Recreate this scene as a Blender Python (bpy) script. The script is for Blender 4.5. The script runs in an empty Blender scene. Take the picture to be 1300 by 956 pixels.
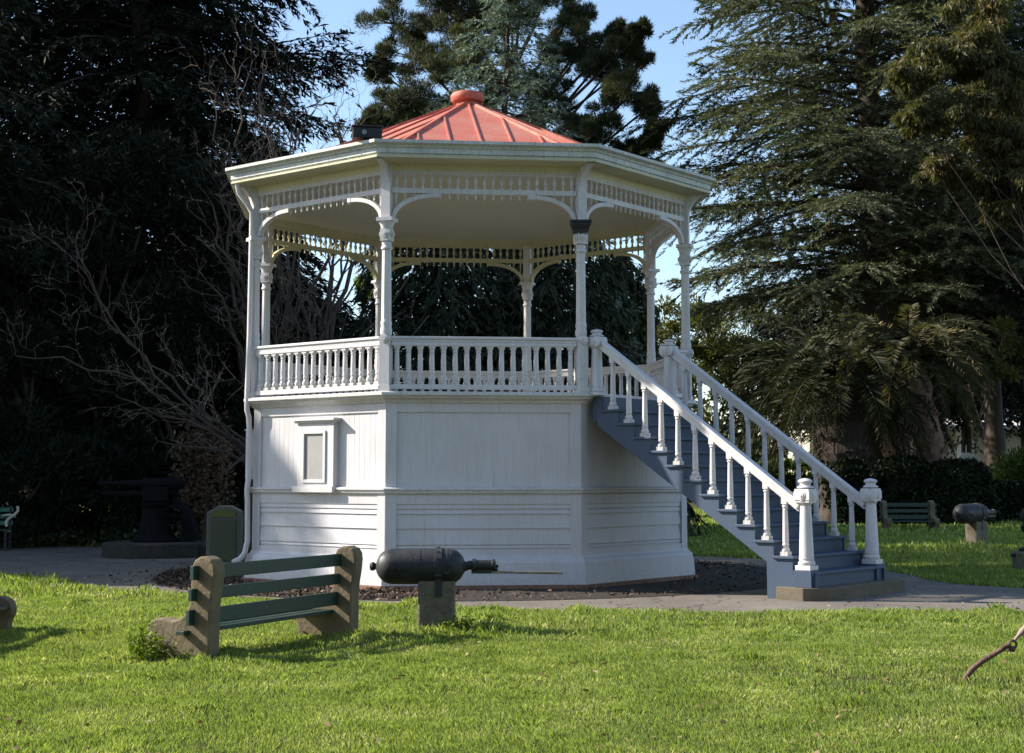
import bpy, math, random
import numpy as np
from math import sin, cos, radians, pi
random.seed(7)
RNG = np.random.default_rng(11)
scene = bpy.context.scene
COL = scene.collection

# ------------------------------------------------------------------ helpers
WORLD = {}          # world origin of every empty / part


def tag(o, label=None, cat=None, group=None, kind=None):
    if label: o['label'] = label
    if cat: o['category'] = cat
    if group: o['group'] = group
    if kind: o['kind'] = kind
    return o


def thing(name, label, cat, loc, rz=0.0, group=None):
    o = bpy.data.objects.new(name, None)
    COL.objects.link(o)
    o.location = loc
    o.rotation_euler = (0, 0, rz)
    o.empty_display_size = .2
    return tag(o, label, cat, group)


class MB:
    def __init__(s):
        s.v = []; s.f = []

    def add(s, vs, fs):
        n = len(s.v)
        s.v.extend([tuple(v) for v in vs])
        s.f.extend([tuple(i + n for i in f) for f in fs])

    def hexa(s, p):      # 8 corners: bottom 4 ccw, top 4 ccw
        s.add(p, [(3, 2, 1, 0), (4, 5, 6, 7), (0, 1, 5, 4), (1, 2, 6, 5), (2, 3, 7, 6), (3, 0, 4, 7)])

    def box(s, c, size, rz=0.0):
        x, y, z = [k / 2 for k in size]
        ca, sa = cos(rz), sin(rz)
        p = []
        for dz in (-z, z):
            for dx, dy in ((-x, -y), (x, -y), (x, y), (-x, y)):
                p.append((c[0] + dx * ca - dy * sa, c[1] + dx * sa + dy * ca, c[2] + dz))
        s.hexa(p)

    def bar(s, a, b, w, h, up=(0, 0, 1)):       # rectangular bar from a to b
        a = np.array(a, float); b = np.array(b, float)
        d = (b - a) / np.linalg.norm(b - a)
        u = np.array(up, float)
        sd = np.cross(d, u); sd /= np.linalg.norm(sd)
        u = np.cross(sd, d)
        sd = sd * w / 2; u = u * h / 2
        s.hexa([a - sd - u, a + sd - u, b + sd - u, b - sd - u, a - sd + u, a + sd + u, b + sd + u, b - sd + u])

    def prism(s, pts, vec):    # planar polygon extruded along vec
        n = len(pts)
        pts = [np.array(p, float) for p in pts]
        vec = np.array(vec, float)
        vs = pts + [p + vec for p in pts]
        fs = [tuple(range(n - 1, -1, -1)), tuple(range(n, 2 * n))]
        for i in range(n):
            j = (i + 1) % n
            fs.append((i, j, j + n, i + n))
        s.add(vs, fs)

    def tube(s, pts, rad, n=8, caps=True):
        pts = np.array(pts, float)
        m = len(pts)
        if np.isscalar(rad): rad = [rad] * m
        t = np.gradient(pts, axis=0)
        t /= np.linalg.norm(t, axis=1)[:, None] + 1e-12
        ref = np.array([0, 0, 1.0]) if abs(t[0][2]) < .9 else np.array([1.0, 0, 0])
        a = np.cross(t[0], ref); a /= np.linalg.norm(a)
        vs = []
        for i in range(m):
            a = a - t[i] * a.dot(t[i]); a /= np.linalg.norm(a)
            b = np.cross(t[i], a)
            for k in range(n):
                th = 2 * pi * k / n
                vs.append(pts[i] + rad[i] * (cos(th) * a + sin(th) * b))
        fs = []
        for i in range(m - 1):
            for k in range(n):
                k2 = (k + 1) % n
                fs.append((i * n + k, i * n + k2, (i + 1) * n + k2, (i + 1) * n + k))
        if caps:
            fs.append(tuple(range(n - 1, -1, -1)))
            fs.append(tuple((m - 1) * n + k for k in range(n)))
        s.add(vs, fs)

    def lathe(s, o, prof, n=16, sq=0, flute=0.0, axis='z'):
        vs = []; fs = []
        for r, z in prof:
            for k in range(n):
                th = 2 * pi * (k + .5) / n
                rr = r * (1 - (flute if (k % 2) else 0))
                x, y = rr * cos(th), rr * sin(th)
                if axis == 'z': vs.append((o[0] + x, o[1] + y, o[2] + z))
                elif axis == 'x': vs.append((o[0] + z, o[1] + x, o[2] + y))
                else: vs.append((o[0] + y, o[1] + z, o[2] + x))
        m = len(prof)
        for i in range(m - 1):
            for k in range(n):
                k2 = (k + 1) % n
                fs.append((i * n + k, i * n + k2, (i + 1) * n + k2, (i + 1) * n + k))
        fs.append(tuple(range(n - 1, -1, -1)))
        fs.append(tuple((m - 1) * n + k for k in range(n)))
        s.add(vs, fs)

    def build(s, name, mat, parent=None, smooth=False, loc=None, bevel=0.0, origin=(0, 0, 0)):
        me = bpy.data.meshes.new(name)
        V = np.array(s.v, float) - np.array(origin, float)
        me.from_pydata(V.tolist(), [], s.f)
        me.materials.append(mat)
        if smooth:
            me.shade_smooth()
            try: me.set_sharp_from_angle(angle=radians(38))
            except Exception: pass
        o = bpy.data.objects.new(name, me)
        COL.objects.link(o)
        if parent is not None: o.parent = parent
        if loc is not None: o.location = loc
        if bevel > 0:
            md = o.modifiers.new('bevel', 'BEVEL'); md.width = bevel; md.segments = 2
            md.limit_method = 'ANGLE'; md.angle_limit = radians(50)
        return o


def big_mesh(name, V, nper, mat, parent=None, loc=None):
    """V (N*nper,3): every nper verts form one face"""
    V = np.ascontiguousarray(V, dtype=np.float32)
    nv = len(V); nf = nv // nper
    me = bpy.data.meshes.new(name)
    me.vertices.add(nv); me.vertices.foreach_set('co', V.ravel())
    me.loops.add(nv); me.loops.foreach_set('vertex_index', np.arange(nv, dtype=np.int32))
    me.polygons.add(nf)
    me.polygons.foreach_set('loop_start', np.arange(0, nv, nper, dtype=np.int32))
    me.materials.append(mat)
    me.update(calc_edges=True)
    o = bpy.data.objects.new(name, me)
    COL.objects.link(o)
    if parent is not None: o.parent = parent
    if loc is not None: o.location = loc
    return o


def unit(a):
    return a / (np.linalg.norm(a, axis=-1, keepdims=True) + 1e-9)


def leaf_quads(p, d, s, l, w):
    l = np.broadcast_to(np.asarray(l, float).reshape(-1, 1), (len(p), 1))
    w = np.broadcast_to(np.asarray(w, float).reshape(-1, 1), (len(p), 1))
    d = unit(d)
    s = unit(s - d * (s * d).sum(1, keepdims=True))
    mid = p + d * l * .45
    return np.stack([p, mid + s * w * .5, p + d * l, mid - s * w * .5], 1).reshape(-1, 3)


def vnoise(x, y, sc=1.0, seed=0):
    """smooth value noise in 0..1"""
    x = np.asarray(x) * sc + seed * 17.3; y = np.asarray(y) * sc + seed * 5.7
    xi = np.floor(x); yi = np.floor(y)
    fx = x - xi; fy = y - yi
    fx = fx * fx * (3 - 2 * fx); fy = fy * fy * (3 - 2 * fy)
    def h(a, b):
        v = np.sin(a * 127.1 + b * 311.7 + seed) * 43758.5453
        return v - np.floor(v)
    return (h(xi, yi) * (1 - fx) + h(xi + 1, yi) * fx) * (1 - fy) + (h(xi, yi + 1) * (1 - fx) + h(xi + 1, yi + 1) * fx) * fy


# ------------------------------------------------------------------ materials
def nodes(name):
    m = bpy.data.materials.new(name); m.use_nodes = True
    nt = m.node_tree
    b = nt.nodes['Principled BSDF']
    return m, nt, b


def N(nt, t, **k):
    n = nt.nodes.new(t)
    for a, v in k.items():
        if a in n.inputs: n.inputs[a].default_value = v
        else: setattr(n, a, v)
    return n


def ramp(nt, pts):
    r = nt.nodes.new('ShaderNodeValToRGB')
    e = r.color_ramp.elements
    while len(e) < len(pts): e.new(.5)
    for i, (p, c) in enumerate(pts):
        e[i].position = p
        e[i].color = (c, c, c, 1) if np.isscalar(c) else (*c, 1)
    return r


def simple(name, c1, c2, rough=.7, scale=6, bump=.0, bscale=None, metal=0.0, coat=0, stretch=None, detail=6):
    m, nt, b = nodes(name)
    L = nt.links.new
    tc = N(nt, 'ShaderNodeTexCoord')
    mp = N(nt, 'ShaderNodeMapping')
    if stretch: mp.inputs['Scale'].default_value = stretch
    L(tc.outputs['Object'], mp.inputs['Vector'])
    nz = N(nt, 'ShaderNodeTexNoise', Scale=scale, Detail=detail, Roughness=.65)
    L(mp.outputs[0], nz.inputs['Vector'])
    r = ramp(nt, [(.3, c1), (.7, c2)])
    L(nz.outputs['Fac'], r.inputs[0])
    L(r.outputs[0], b.inputs['Base Color'])
    b.inputs['Roughness'].default_value = rough
    b.inputs['Metallic'].default_value = metal
    if bump:
        n2 = N(nt, 'ShaderNodeTexNoise', Scale=bscale or scale * 4, Detail=8)
        L(mp.outputs[0], n2.inputs['Vector'])
        bp = N(nt, 'ShaderNodeBump', Strength=bump, Distance=.02)
        L(n2.outputs['Fac'], bp.inputs['Height'])
        L(bp.outputs[0], b.inputs['Normal'])
    return m


def paint(name, base, dirt, amt=.35, grooves=None, groove_axis='u', rough=.55, chips=.0, spots=False):
    """weathered paint: broad grime, fine vertical streaks, small chips"""
    m, nt, b = nodes(name)
    L = nt.links.new
    tc = N(nt, 'ShaderNodeTexCoord')
    n1 = N(nt, 'ShaderNodeTexNoise', Scale=1.7, Detail=7, Roughness=.7)
    L(tc.outputs['Object'], n1.inputs['Vector'])
    mp = N(nt, 'ShaderNodeMapping'); mp.inputs['Scale'].default_value = (14, 14, .8)
    L(tc.outputs['Object'], mp.inputs['Vector'])
    n2 = N(nt, 'ShaderNodeTexNoise', Scale=2.2, Detail=5, Roughness=.6)
    L(mp.outputs[0], n2.inputs['Vector'])
    r1 = ramp(nt, [(.42, 0.0), (.75, 1.0)]); L(n1.outputs['Fac'], r1.inputs[0])
    r2 = ramp(nt, [(.45, 0.0), (.8, 1.0)]); L(n2.outputs['Fac'], r2.inputs[0])
    ad = N(nt, 'ShaderNodeMath', operation='ADD'); L(r1.outputs[0], ad.inputs[0]); L(r2.outputs[0], ad.inputs[1])
    ml = N(nt, 'ShaderNodeMath', operation='MULTIPLY'); ml.inputs[1].default_value = amt; ml.use_clamp = True
    L(ad.outputs[0], ml.inputs[0])
    # narrow drip stains and a ring of dried mud splashes close to the ground
    mpd = N(nt, 'ShaderNodeMapping'); mpd.inputs['Scale'].default_value = (6, 6, .35)
    L(tc.outputs['Object'], mpd.inputs['Vector'])
    nd = N(nt, 'ShaderNodeTexNoise', Scale=3.1, Detail=3, Roughness=.5); L(mpd.outputs[0], nd.inputs['Vector'])
    rd = ramp(nt, [(.62, 0.0), (.72, .55)]); L(nd.outputs['Fac'], rd.inputs[0])
    sx = N(nt, 'ShaderNodeSeparateXYZ'); L(tc.outputs['Object'], sx.inputs[0])
    mr = N(nt, 'ShaderNodeMapRange'); mr.inputs['From Min'].default_value = .03; mr.inputs['From Max'].default_value = .33
    mr.inputs['To Min'].default_value = 1.0; mr.inputs['To Max'].default_value = 0.0; L(sx.outputs['Z'], mr.inputs['Value'])
    ns = N(nt, 'ShaderNodeTexNoise', Scale=30, Detail=5, Roughness=.7); L(tc.outputs['Object'], ns.inputs['Vector'])
    rs = ramp(nt, [(.42, 0.0), (.62, 1.0)]); L(ns.outputs['Fac'], rs.inputs[0])
    sp = N(nt, 'ShaderNodeMath', operation='MULTIPLY'); L(mr.outputs[0], sp.inputs[0]); L(rs.outputs[0], sp.inputs[1])
    mxx = N(nt, 'ShaderNodeMath', operation='MAXIMUM'); L(rd.outputs[0], mxx.inputs[0]); L(ml.outputs[0], mxx.inputs[1])
    mx2 = N(nt, 'ShaderNodeMath', operation='MAXIMUM'); L(sp.outputs[0], mx2.inputs[0]); L(mxx.outputs[0], mx2.inputs[1])
    ml = mx2
    mx = N(nt, 'ShaderNodeMix', data_type='RGBA')
    mx.inputs['A'].default_value = (*base, 1); mx.inputs['B'].default_value = (*dirt, 1)
    L(ml.outputs[0], mx.inputs['Factor'])
    out = mx.outputs['Result']
    if chips:
        n3 = N(nt, 'ShaderNodeTexNoise', Scale=22, Detail=4, Roughness=.5)
        mp3 = N(nt, 'ShaderNodeMapping'); mp3.inputs['Scale'].default_value = (1, 1, 2.5)
        L(tc.outputs['Object'], mp3.inputs['Vector']); L(mp3.outputs[0], n3.inputs['Vector'])
        r3 = ramp(nt, [(.70 - chips * .1, 0.0), (.74 - chips * .1, 1.0)]); L(n3.outputs['Fac'], r3.inputs[0])
        m3 = N(nt, 'ShaderNodeMix', data_type='RGBA'); m3.inputs['B'].default_value = (.09, .075, .06, 1)
        L(r3.outputs[0], m3.inputs['Factor']); L(out, m3.inputs['A'])
        out = m3.outputs['Result']
    L(out, b.inputs['Base Color'])
    b.inputs['Roughness'].default_value = rough
    n4 = N(nt, 'ShaderNodeTexNoise', Scale=9, Detail=6)
    L(mp.outputs[0], n4.inputs['Vector'])
    bp = N(nt, 'ShaderNodeBump', Strength=.25, Distance=.01)
    L(n4.outputs['Fac'], bp.inputs['Height']); L(bp.outputs[0], b.inputs['Normal'])
    return m


def foliage(name, c1, c2, c3=None, trans=.25, rough=.6, spread=.5, nscale=.5, tcol=None, spec=.2):
    m, nt, b = nodes(name)
    L = nt.links.new
    g = N(nt, 'ShaderNodeNewGeometry')
    tc = N(nt, 'ShaderNodeTexCoord')
    nz = N(nt, 'ShaderNodeTexNoise', Scale=nscale, Detail=4)
    L(tc.outputs['Object'], nz.inputs['Vector'])
    ad = N(nt, 'ShaderNodeMath', operation='MULTIPLY_ADD')
    L(g.outputs['Random Per Island'], ad.inputs[0]); ad.inputs[1].default_value = spread
    sc = N(nt, 'ShaderNodeMath', operation='MULTIPLY'); sc.inputs[1].default_value = 1 - spread
    rn = ramp(nt, [(.35, 0.0), (.65, 1.0)]); L(nz.outputs['Fac'], rn.inputs[0])
    L(rn.outputs[0], sc.inputs[0]); L(sc.outputs[0], ad.inputs[2])
    pts = [(.0, c1), (.8, c2)] + ([(.97, c3)] if c3 else [])
    r = ramp(nt, pts); L(ad.outputs[0], r.inputs[0])
    L(r.outputs[0], b.inputs['Base Color'])
    b.inputs['Roughness'].default_value = rough
    b.inputs['Specular IOR Level'].default_value = spec
    if trans > 0:
        tr = N(nt, 'ShaderNodeBsdfTranslucent')
        mt = N(nt, 'ShaderNodeMix', data_type='RGBA', blend_type='MULTIPLY'); mt.inputs['Factor'].default_value = 1
        mt.inputs['B'].default_value = (*(tcol or (1.6, 1.7, .7)), 1)
        L(r.outputs[0], mt.inputs['A']); L(mt.outputs['Result'], tr.inputs['Color'])
        ms = N(nt, 'ShaderNodeMixShader'); ms.inputs[0].default_value = trans
        L(b.outputs[0], ms.inputs[1]); L(tr.outputs[0], ms.inputs[2])
        L(ms.outputs[0], nt.nodes['Material Output'].inputs['Surface'])
    return m


WHITE = paint('white_paint', (.64, .615, .62), (.40, .38, .33), .38)
WALLP = paint('wall_paint', (.60, .575, .585), (.42, .39, .36), .40, chips=.0)
TRIMP = paint('trim_paint', (.62, .60, .59), (.34, .32, .26), .45, chips=.35)
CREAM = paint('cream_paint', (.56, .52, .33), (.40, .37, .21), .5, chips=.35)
CEIL = paint('ceiling_paint', (.55, .51, .39), (.45, .42, .32), .35)
FASC = paint('fascia_paint', (.58, .60, .55), (.24, .26, .25), .6, chips=.6)
RED = paint('red_roof_paint', (.46, .095, .055), (.47, .22, .155), .8, rough=.65)
BLUE = paint('blue_paint', (.030, .058, .108), (.055, .075, .105), .5, rough=.6, chips=.35)
STONE = simple('mossy_concrete', (.095, .07, .038), (.20, .155, .09), .9, 4, .35, 30)
STONE2 = simple('post_concrete', (.09, .075, .05), (.20, .17, .12), .9, 7, .5, 40)
SLAB = simple('slab_concrete', (.085, .068, .045), (.15, .12, .08), .9, 5, .35, 40)
GREEN = paint('green_slat_paint', (.004, .032, .022), (.02, .03, .018), .5, rough=.5, chips=.5)
def iron():
    m, nt, b = nodes('dark_iron'); L = nt.links.new
    tc = N(nt, 'ShaderNodeTexCoord')
    n1 = N(nt, 'ShaderNodeTexNoise', Scale=7, Detail=8, Roughness=.7); L(tc.outputs['Object'], n1.inputs['Vector'])
    r1 = ramp(nt, [(.3, (.013, .014, .017)), (.6, (.028, .029, .032)), (.68, (.05, .032, .022)), (.78, (.09, .045, .025))]); L(n1.outputs['Fac'], r1.inputs[0])
    L(r1.outputs[0], b.inputs['Base Color'])
    r2 = ramp(nt, [(.3, .42), (.7, .8)]); L(n1.outputs['Fac'], r2.inputs[0]); L(r2.outputs[0], b.inputs['Roughness'])
    b.inputs['Metallic'].default_value = .15
    bp = N(nt, 'ShaderNodeBump', Strength=.3, Distance=.01); n2 = N(nt, 'ShaderNodeTexNoise', Scale=35, Detail=5); L(tc.outputs['Object'], n2.inputs['Vector'])
    L(n2.outputs['Fac'], bp.inputs['Height']); L(bp.outputs[0], b.inputs['Normal'])
    return m
IRON = iron()
RUST = simple('rusty_iron', (.09, .045, .03), (.17, .10, .075), .75, 25, .4, 60, metal=.2)
BLACK = simple('black_metal', (.010, .010, .011), (.022, .022, .023), .5, 10, .1)
GREYM = simple('grey_steel', (.20, .20, .20), (.3, .3, .3), .5, 10, .1, metal=.4)
DARKW = simple('dark_opening', (.008, .008, .009), (.015, .015, .016), .3, 5)
BRICK = simple('brick_footing', (.16, .07, .045), (.30, .16, .11), .9, 14, .6, 30)
BARK = simple('dark_bark', (.025, .018, .013), (.075, .055, .04), .95, 5, .9, 14, stretch=(1, 1, .25))
BARKR = simple('reddish_bark', (.10, .055, .04), (.23, .14, .10), .95, 5, .9, 14, stretch=(1, 1, .6))
BARKG = simple('grey_bark', (.036, .026, .019), (.088, .066, .048), .9, 6, .5, 20)
SCREEN = simple('window_screen', (.26, .255, .245), (.33, .325, .31), .6, 3, .05)
CABG = simple('cabinet_green', (.06, .075, .04), (.085, .095, .05), .5, 3, .05)


# ------------------------------------------------------------------ render, camera, sky, sun
scene.render.engine = 'CYCLES'
scene.cycles.use_adaptive_sampling = True
scene.cycles.max_bounces = 6
scene.cycles.diffuse_bounces = 3
scene.cycles.transmission_bounces = 3
scene.cycles.transparent_max_bounces = 4
scene.view_settings.view_transform = 'Standard'
scene.view_settings.look = 'None'
scene.view_settings.gamma = 1
scene.view_settings.exposure = 1.13
cam = bpy.data.cameras.new('camera')
cam.sensor_width = 36; cam.lens = 1894.1 / 1300 * 36
cam.shift_y = -45 / 1300
cam.clip_end = 5000; cam.clip_start = .1
co = bpy.data.objects.new('camera', cam); COL.objects.link(co)
co.location = (0, 0, 1.5); co.rotation_euler = (radians(90) + .0924, 0, 0)
scene.camera = co

SUN_A = 10.0     # degrees behind the picture plane, light comes from the left
SUN_E = 32.0
sd = np.array([-cos(radians(SUN_A)) * cos(radians(SUN_E)), sin(radians(SUN_A)) * cos(radians(SUN_E)), sin(radians(SUN_E))])
sl = bpy.data.lights.new('sun', 'SUN'); sl.energy = 4.6; sl.angle = radians(.7); sl.color = (1, .93, .83)
so = bpy.data.objects.new('sun', sl); COL.objects.link(so)
from mathutils import Vector
so.rotation_euler = Vector(sd.tolist()).to_track_quat('Z', 'Y').to_euler()
so.location = (-30, 10, 30)
w = bpy.data.worlds.new('World'); scene.world = w; w.use_nodes = True
nt = w.node_tree
sky = nt.nodes.new('ShaderNodeTexSky'); sky.sky_type = 'NISHITA'; sky.sun_disc = False
sky.sun_elevation = radians(SUN_E)
# blender sky: rotation 0 puts the sun at +Y, increasing towards +X
sky.sun_rotation = math.atan2(sd[0], sd[1])
sky.air_density = 1.0; sky.dust_density = .6; sky.ozone_density = 1.6
nt.links.new(sky.outputs[0], nt.nodes['Background'].inputs[0])
nt.nodes['Background'].inputs[1].default_value = 0.112

# ------------------------------------------------------------------ ground
CX, CY, TH = -.7256, 23.8625, .1043
def inpoly(x, y, poly):
    x = np.asarray(x); y = np.asarray(y)
    c = np.zeros(x.shape, bool)
    n = len(poly)
    for i in range(n):
        x1, y1 = poly[i]; x2, y2 = poly[(i + 1) % n]
        if y1 == y2: continue
        k = ((y1 > y) != (y2 > y)) & (x < (x2 - x1) * (y - y1) / (y2 - y1) + x1)
        c ^= k
    return c

def smooth_poly(pts, it=3):
    for _ in range(it):
        q = []
        for i in range(len(pts)):
            a = np.array(pts[i]); b = np.array(pts[(i + 1) % len(pts)])
            q += [tuple(a * .75 + b * .25), tuple(a * .25 + b * .75)]
        pts = q
    return pts

# path: ring round the bandstand plus the branch to the left and the one to the right
PATH = smooth_poly([(-30, 34.5), (-30, 29.5), (-12, 27.0), (-7.9, 23.9), (-6.4, 21.6), (-5.2, 20.3), (-3.6, 19.4), (-1.9, 18.3),
        (0, 17.35), (2, 17.0), (5, 17.0), (9, 17.1), (18, 17.6), (40, 19), (40, 23.2), (12, 19.9), (7.6, 20.3), (6.15, 21.6), (6.3, 24),
        (5.6, 27.2), (3.8, 29.4), (1.0, 30.9), (-2, 31.2), (-4.2, 32.2), (-9, 33.6), (-18, 34.6)], 2)
MULCH = [(CX + (5.32 - .42 * max(0, -cos(a)) + .10 * sin(3 * a + 1)) * cos(a), CY + (5.32 - .42 * max(0, -cos(a)) + .10 * sin(2 * a)) * sin(a)) for a in np.linspace(0, 2 * pi, 72, endpoint=False)]
MULCH = [(x, max(y, 18.45 + .12 * sin(x * 2))) for x, y in MULCH]


def sheet(name, poly, z, mat):
    from mathutils.geometry import tessellate_polygon
    tris = tessellate_polygon([[Vector((x, y, 0)) for x, y in poly]])
    mb = MB(); mb.v = [(x, y, z) for x, y in poly]
    for t in tris:
        a, b, c = [Vector((*poly[i], 0)) for i in t]
        if (b - a).cross(c - a).z < 0: t = (t[0], t[2], t[1])
        mb.f.append(tuple(t))
    o = mb.build(name, mat); tag(o, kind='structure')
    return o

def ground_mat():
    m, nt, b = nodes('lawn_soil'); L = nt.links.new
    tc = N(nt, 'ShaderNodeTexCoord')
    n1 = N(nt, 'ShaderNodeTexNoise', Scale=.45, Detail=6, Roughness=.7); L(tc.outputs['Object'], n1.inputs['Vector'])
    n2 = N(nt, 'ShaderNodeTexNoise', Scale=14, Detail=6, Roughness=.7); L(tc.outputs['Object'], n2.inputs['Vector'])
    r1 = ramp(nt, [(.3, (.04, .065, .012)), (.7, (.12, .10, .045))]); L(n1.outputs['Fac'], r1.inputs[0])
    r2 = ramp(nt, [(.3, (.35, .35, .35)), (.7, (1, 1, 1))]); L(n2.outputs['Fac'], r2.inputs[0])
    mx = N(nt, 'ShaderNodeMix', data_type='RGBA', blend_type='MULTIPLY'); mx.inputs['Factor'].default_value = 1
    L(r1.outputs[0], mx.inputs['A']); L(r2.outputs[0], mx.inputs['B']); L(mx.outputs['Result'], b.inputs['Base Color'])
    b.inputs['Roughness'].default_value = .95; b.inputs['Specular IOR Level'].default_value = .1
    bp = N(nt, 'ShaderNodeBump', Strength=.8, Distance=.05); L(n2.outputs['Fac'], bp.inputs['Height']); L(bp.outputs[0], b.inputs['Normal'])
    return m
mb = MB()
mb.add([(-900, -300, 0), (900, -300, 0), (900, 1500, 0), (-900, 1500, 0)], [(0, 1, 2, 3)])
tag(mb.build('ground', ground_mat()), kind='structure')
def asphalt():
    m, nt, b = nodes('path_asphalt'); L = nt.links.new
    tc = N(nt, 'ShaderNodeTexCoord')
    n1 = N(nt, 'ShaderNodeTexNoise', Scale=.8, Detail=10, Roughness=.7); L(tc.outputs['Object'], n1.inputs['Vector'])
    r1 = ramp(nt, [(.3, (.12, .10, .08)), (.55, (.19, .16, .13)), (.75, (.26, .22, .18))]); L(n1.outputs['Fac'], r1.inputs[0])
    n2 = N(nt, 'ShaderNodeTexNoise', Scale=90, Detail=4, Roughness=.7); L(tc.outputs['Object'], n2.inputs['Vector'])
    r2 = ramp(nt, [(.3, .6), (.7, 1.15)]); L(n2.outputs['Fac'], r2.inputs[0])
    mx = N(nt, 'ShaderNodeMix', data_type='RGBA', blend_type='MULTIPLY'); mx.inputs['Factor'].default_value = 1
    L(r1.outputs[0], mx.inputs['A']); L(r2.outputs[0], mx.inputs['B'])
    nw = N(nt, 'ShaderNodeTexNoise', Scale=1.5, Detail=5); L(tc.outputs['Object'], nw.inputs['Vector'])
    av = N(nt, 'ShaderNodeVectorMath', operation='ADD'); L(tc.outputs['Object'], av.inputs[0]); L(nw.outputs['Color'], av.inputs[1])
    vo = N(nt, 'ShaderNodeTexVoronoi', feature='DISTANCE_TO_EDGE', Scale=.55); L(av.outputs[0], vo.inputs['Vector'])
    rc = ramp(nt, [(.0, 0.0), (.012, 1.0)]); L(vo.outputs['Distance'], rc.inputs[0])
    m2 = N(nt, 'ShaderNodeMix', data_type='RGBA'); m2.inputs['A'].default_value = (.03, .027, .02, 1)
    L(rc.outputs[0], m2.inputs['Factor']); L(mx.outputs['Result'], m2.inputs['B'])
    L(m2.outputs['Result'], b.inputs['Base Color']); b.inputs['Roughness'].default_value = .92
    bp = N(nt, 'ShaderNodeBump', Strength=.5, Distance=.01); L(n2.outputs['Fac'], bp.inputs['Height']); L(bp.outputs[0], b.inputs['Normal'])
    return m
ASPH = asphalt()
sheet('path', PATH, .006, ASPH)
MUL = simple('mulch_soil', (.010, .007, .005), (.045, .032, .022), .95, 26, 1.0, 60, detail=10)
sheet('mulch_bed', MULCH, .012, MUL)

# mulch chips lying on the bed (uncountable)
def chips():
    n = 26000
    a = RNG.uniform(0, 2 * pi, n); r = np.sqrt(RNG.uniform(3.6 ** 2, 5.5 ** 2, n))
    x = CX + r * np.cos(a); y = CY + r * np.sin(a)
    k = inpoly(x, y, MULCH) | (RNG.random(n) < .05)
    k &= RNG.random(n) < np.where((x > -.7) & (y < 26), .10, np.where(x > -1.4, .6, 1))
    x, y = x[k], y[k]; n = len(x)
    p = np.stack([x, y, RNG.uniform(.013, .04, n)], 1)
    d = RNG.normal(size=(n, 3)); d[:, 2] *= .3
    s = RNG.normal(size=(n, 3)); s[:, 2] *= .3
    m = foliage('wood_chips', (.03, .02, .013), (.13, .085, .06), (.30, .22, .16), 0, .9, .9)
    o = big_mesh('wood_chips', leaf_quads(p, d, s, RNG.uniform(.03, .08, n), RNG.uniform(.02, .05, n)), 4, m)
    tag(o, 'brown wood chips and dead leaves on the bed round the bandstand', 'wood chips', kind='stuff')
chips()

# ------------------------------------------------------------------ bandstand
BS = thing('bandstand', 'white octagonal Victorian bandstand with red metal roof and blue stairs on its right', 'bandstand', (CX, CY, 0))
K8 = np.arange(8)
VANG = TH + np.radians(-112.5 + 45 * K8)
FANG = TH + np.radians(-90 + 45 * K8)
C22 = cos(radians(22.5)); T22 = math.tan(radians(22.5))

def fr(i, u, r, z):     # point in face frame (r measured from the centre along the face normal)
    a = FANG[i % 8]
    return (r * cos(a) - u * sin(a), r * sin(a) + u * cos(a), z)

def fbox(mb, i, u0, u1, r0, r1, z0, z1):
    mb.hexa([fr(i, u0, r1, z0), fr(i, u1, r1, z0), fr(i, u1, r0, z0), fr(i, u0, r0, z0),
             fr(i, u0, r1, z1), fr(i, u1, r1, z1), fr(i, u1, r0, z1), fr(i, u0, r0, z1)])

def octring(mb, prof):   # closed profile of (circumradius, z) swept round the octagon
    m = len(prof); vs = []
    for k in range(8):
        for R, z in prof: vs.append((R * cos(VANG[k]), R * sin(VANG[k]), z))
    fs = []
    for k in range(8):
        k2 = (k + 1) % 8
        for j in range(m):
            j2 = (j + 1) % m
            fs.append((k * m + j, k2 * m + j, k2 * m + j2, k * m + j2))
    mb.add(vs, fs)

def octdisc(mb, R, z0, z1):
    pts = [(R * cos(a), R * sin(a), z0) for a in VANG]
    mb.prism(pts, (0, 0, z1 - z0))

def B(mb, name, mat, parent=BS, **k): return mb.build(name, mat, parent, **k)

# wall core with tongue-and-groove boards
mb = MB()
RW = 3.50
for i in range(8):
    ap = RW * C22; hw = ap * T22
    nb = 26; du = 2 * hw / nb
    for j in range(nb):
        u = -hw + j * du
        # each board: flat with a v-groove at the joint
        g = .006
        p = [(u, ap - .002), (u + g, ap), (u + du - g, ap), (u + du, ap - .002)]
        vs = []
        for z in (1.30, 2.62):
            for (uu, rr) in p: vs.append(fr(i, uu, rr, z))
        mb.add(vs, [(0, 1, 5, 4), (1, 2, 6, 5), (2, 3, 7, 6)])
B(mb, 'upper_wall', WALLP)
mb = MB()       # horizontal siding of the lower storey
for i in range(8):
    zs = [.40, .555, .60, .82, 1.02, 1.09, 1.30]
    for a, b_ in zip(zs[:-1], zs[1:]):
        hw = 1.36
        r0, r1 = 3.50 * C22 + .012, 3.50 * C22 - .006
        vs = [fr(i, -hw, r0 + .004, a + .008), fr(i, hw, r0 + .004, a + .008), fr(i, hw, r1, b_ + .008), fr(i, -hw, r1, b_ + .008),
              fr(i, -hw, r1 - .002, a + .008), fr(i, hw, r1 - .002, a + .008)]
        mb.add(vs, [(0, 1, 2, 3), (4, 5, 1, 0)])
B(mb, 'lower_siding', WALLP)
mb = MB()       # inner closed core (keeps light out)
octdisc(mb, 3.44, .02, 2.6)
B(mb, 'core', DARKW)
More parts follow.
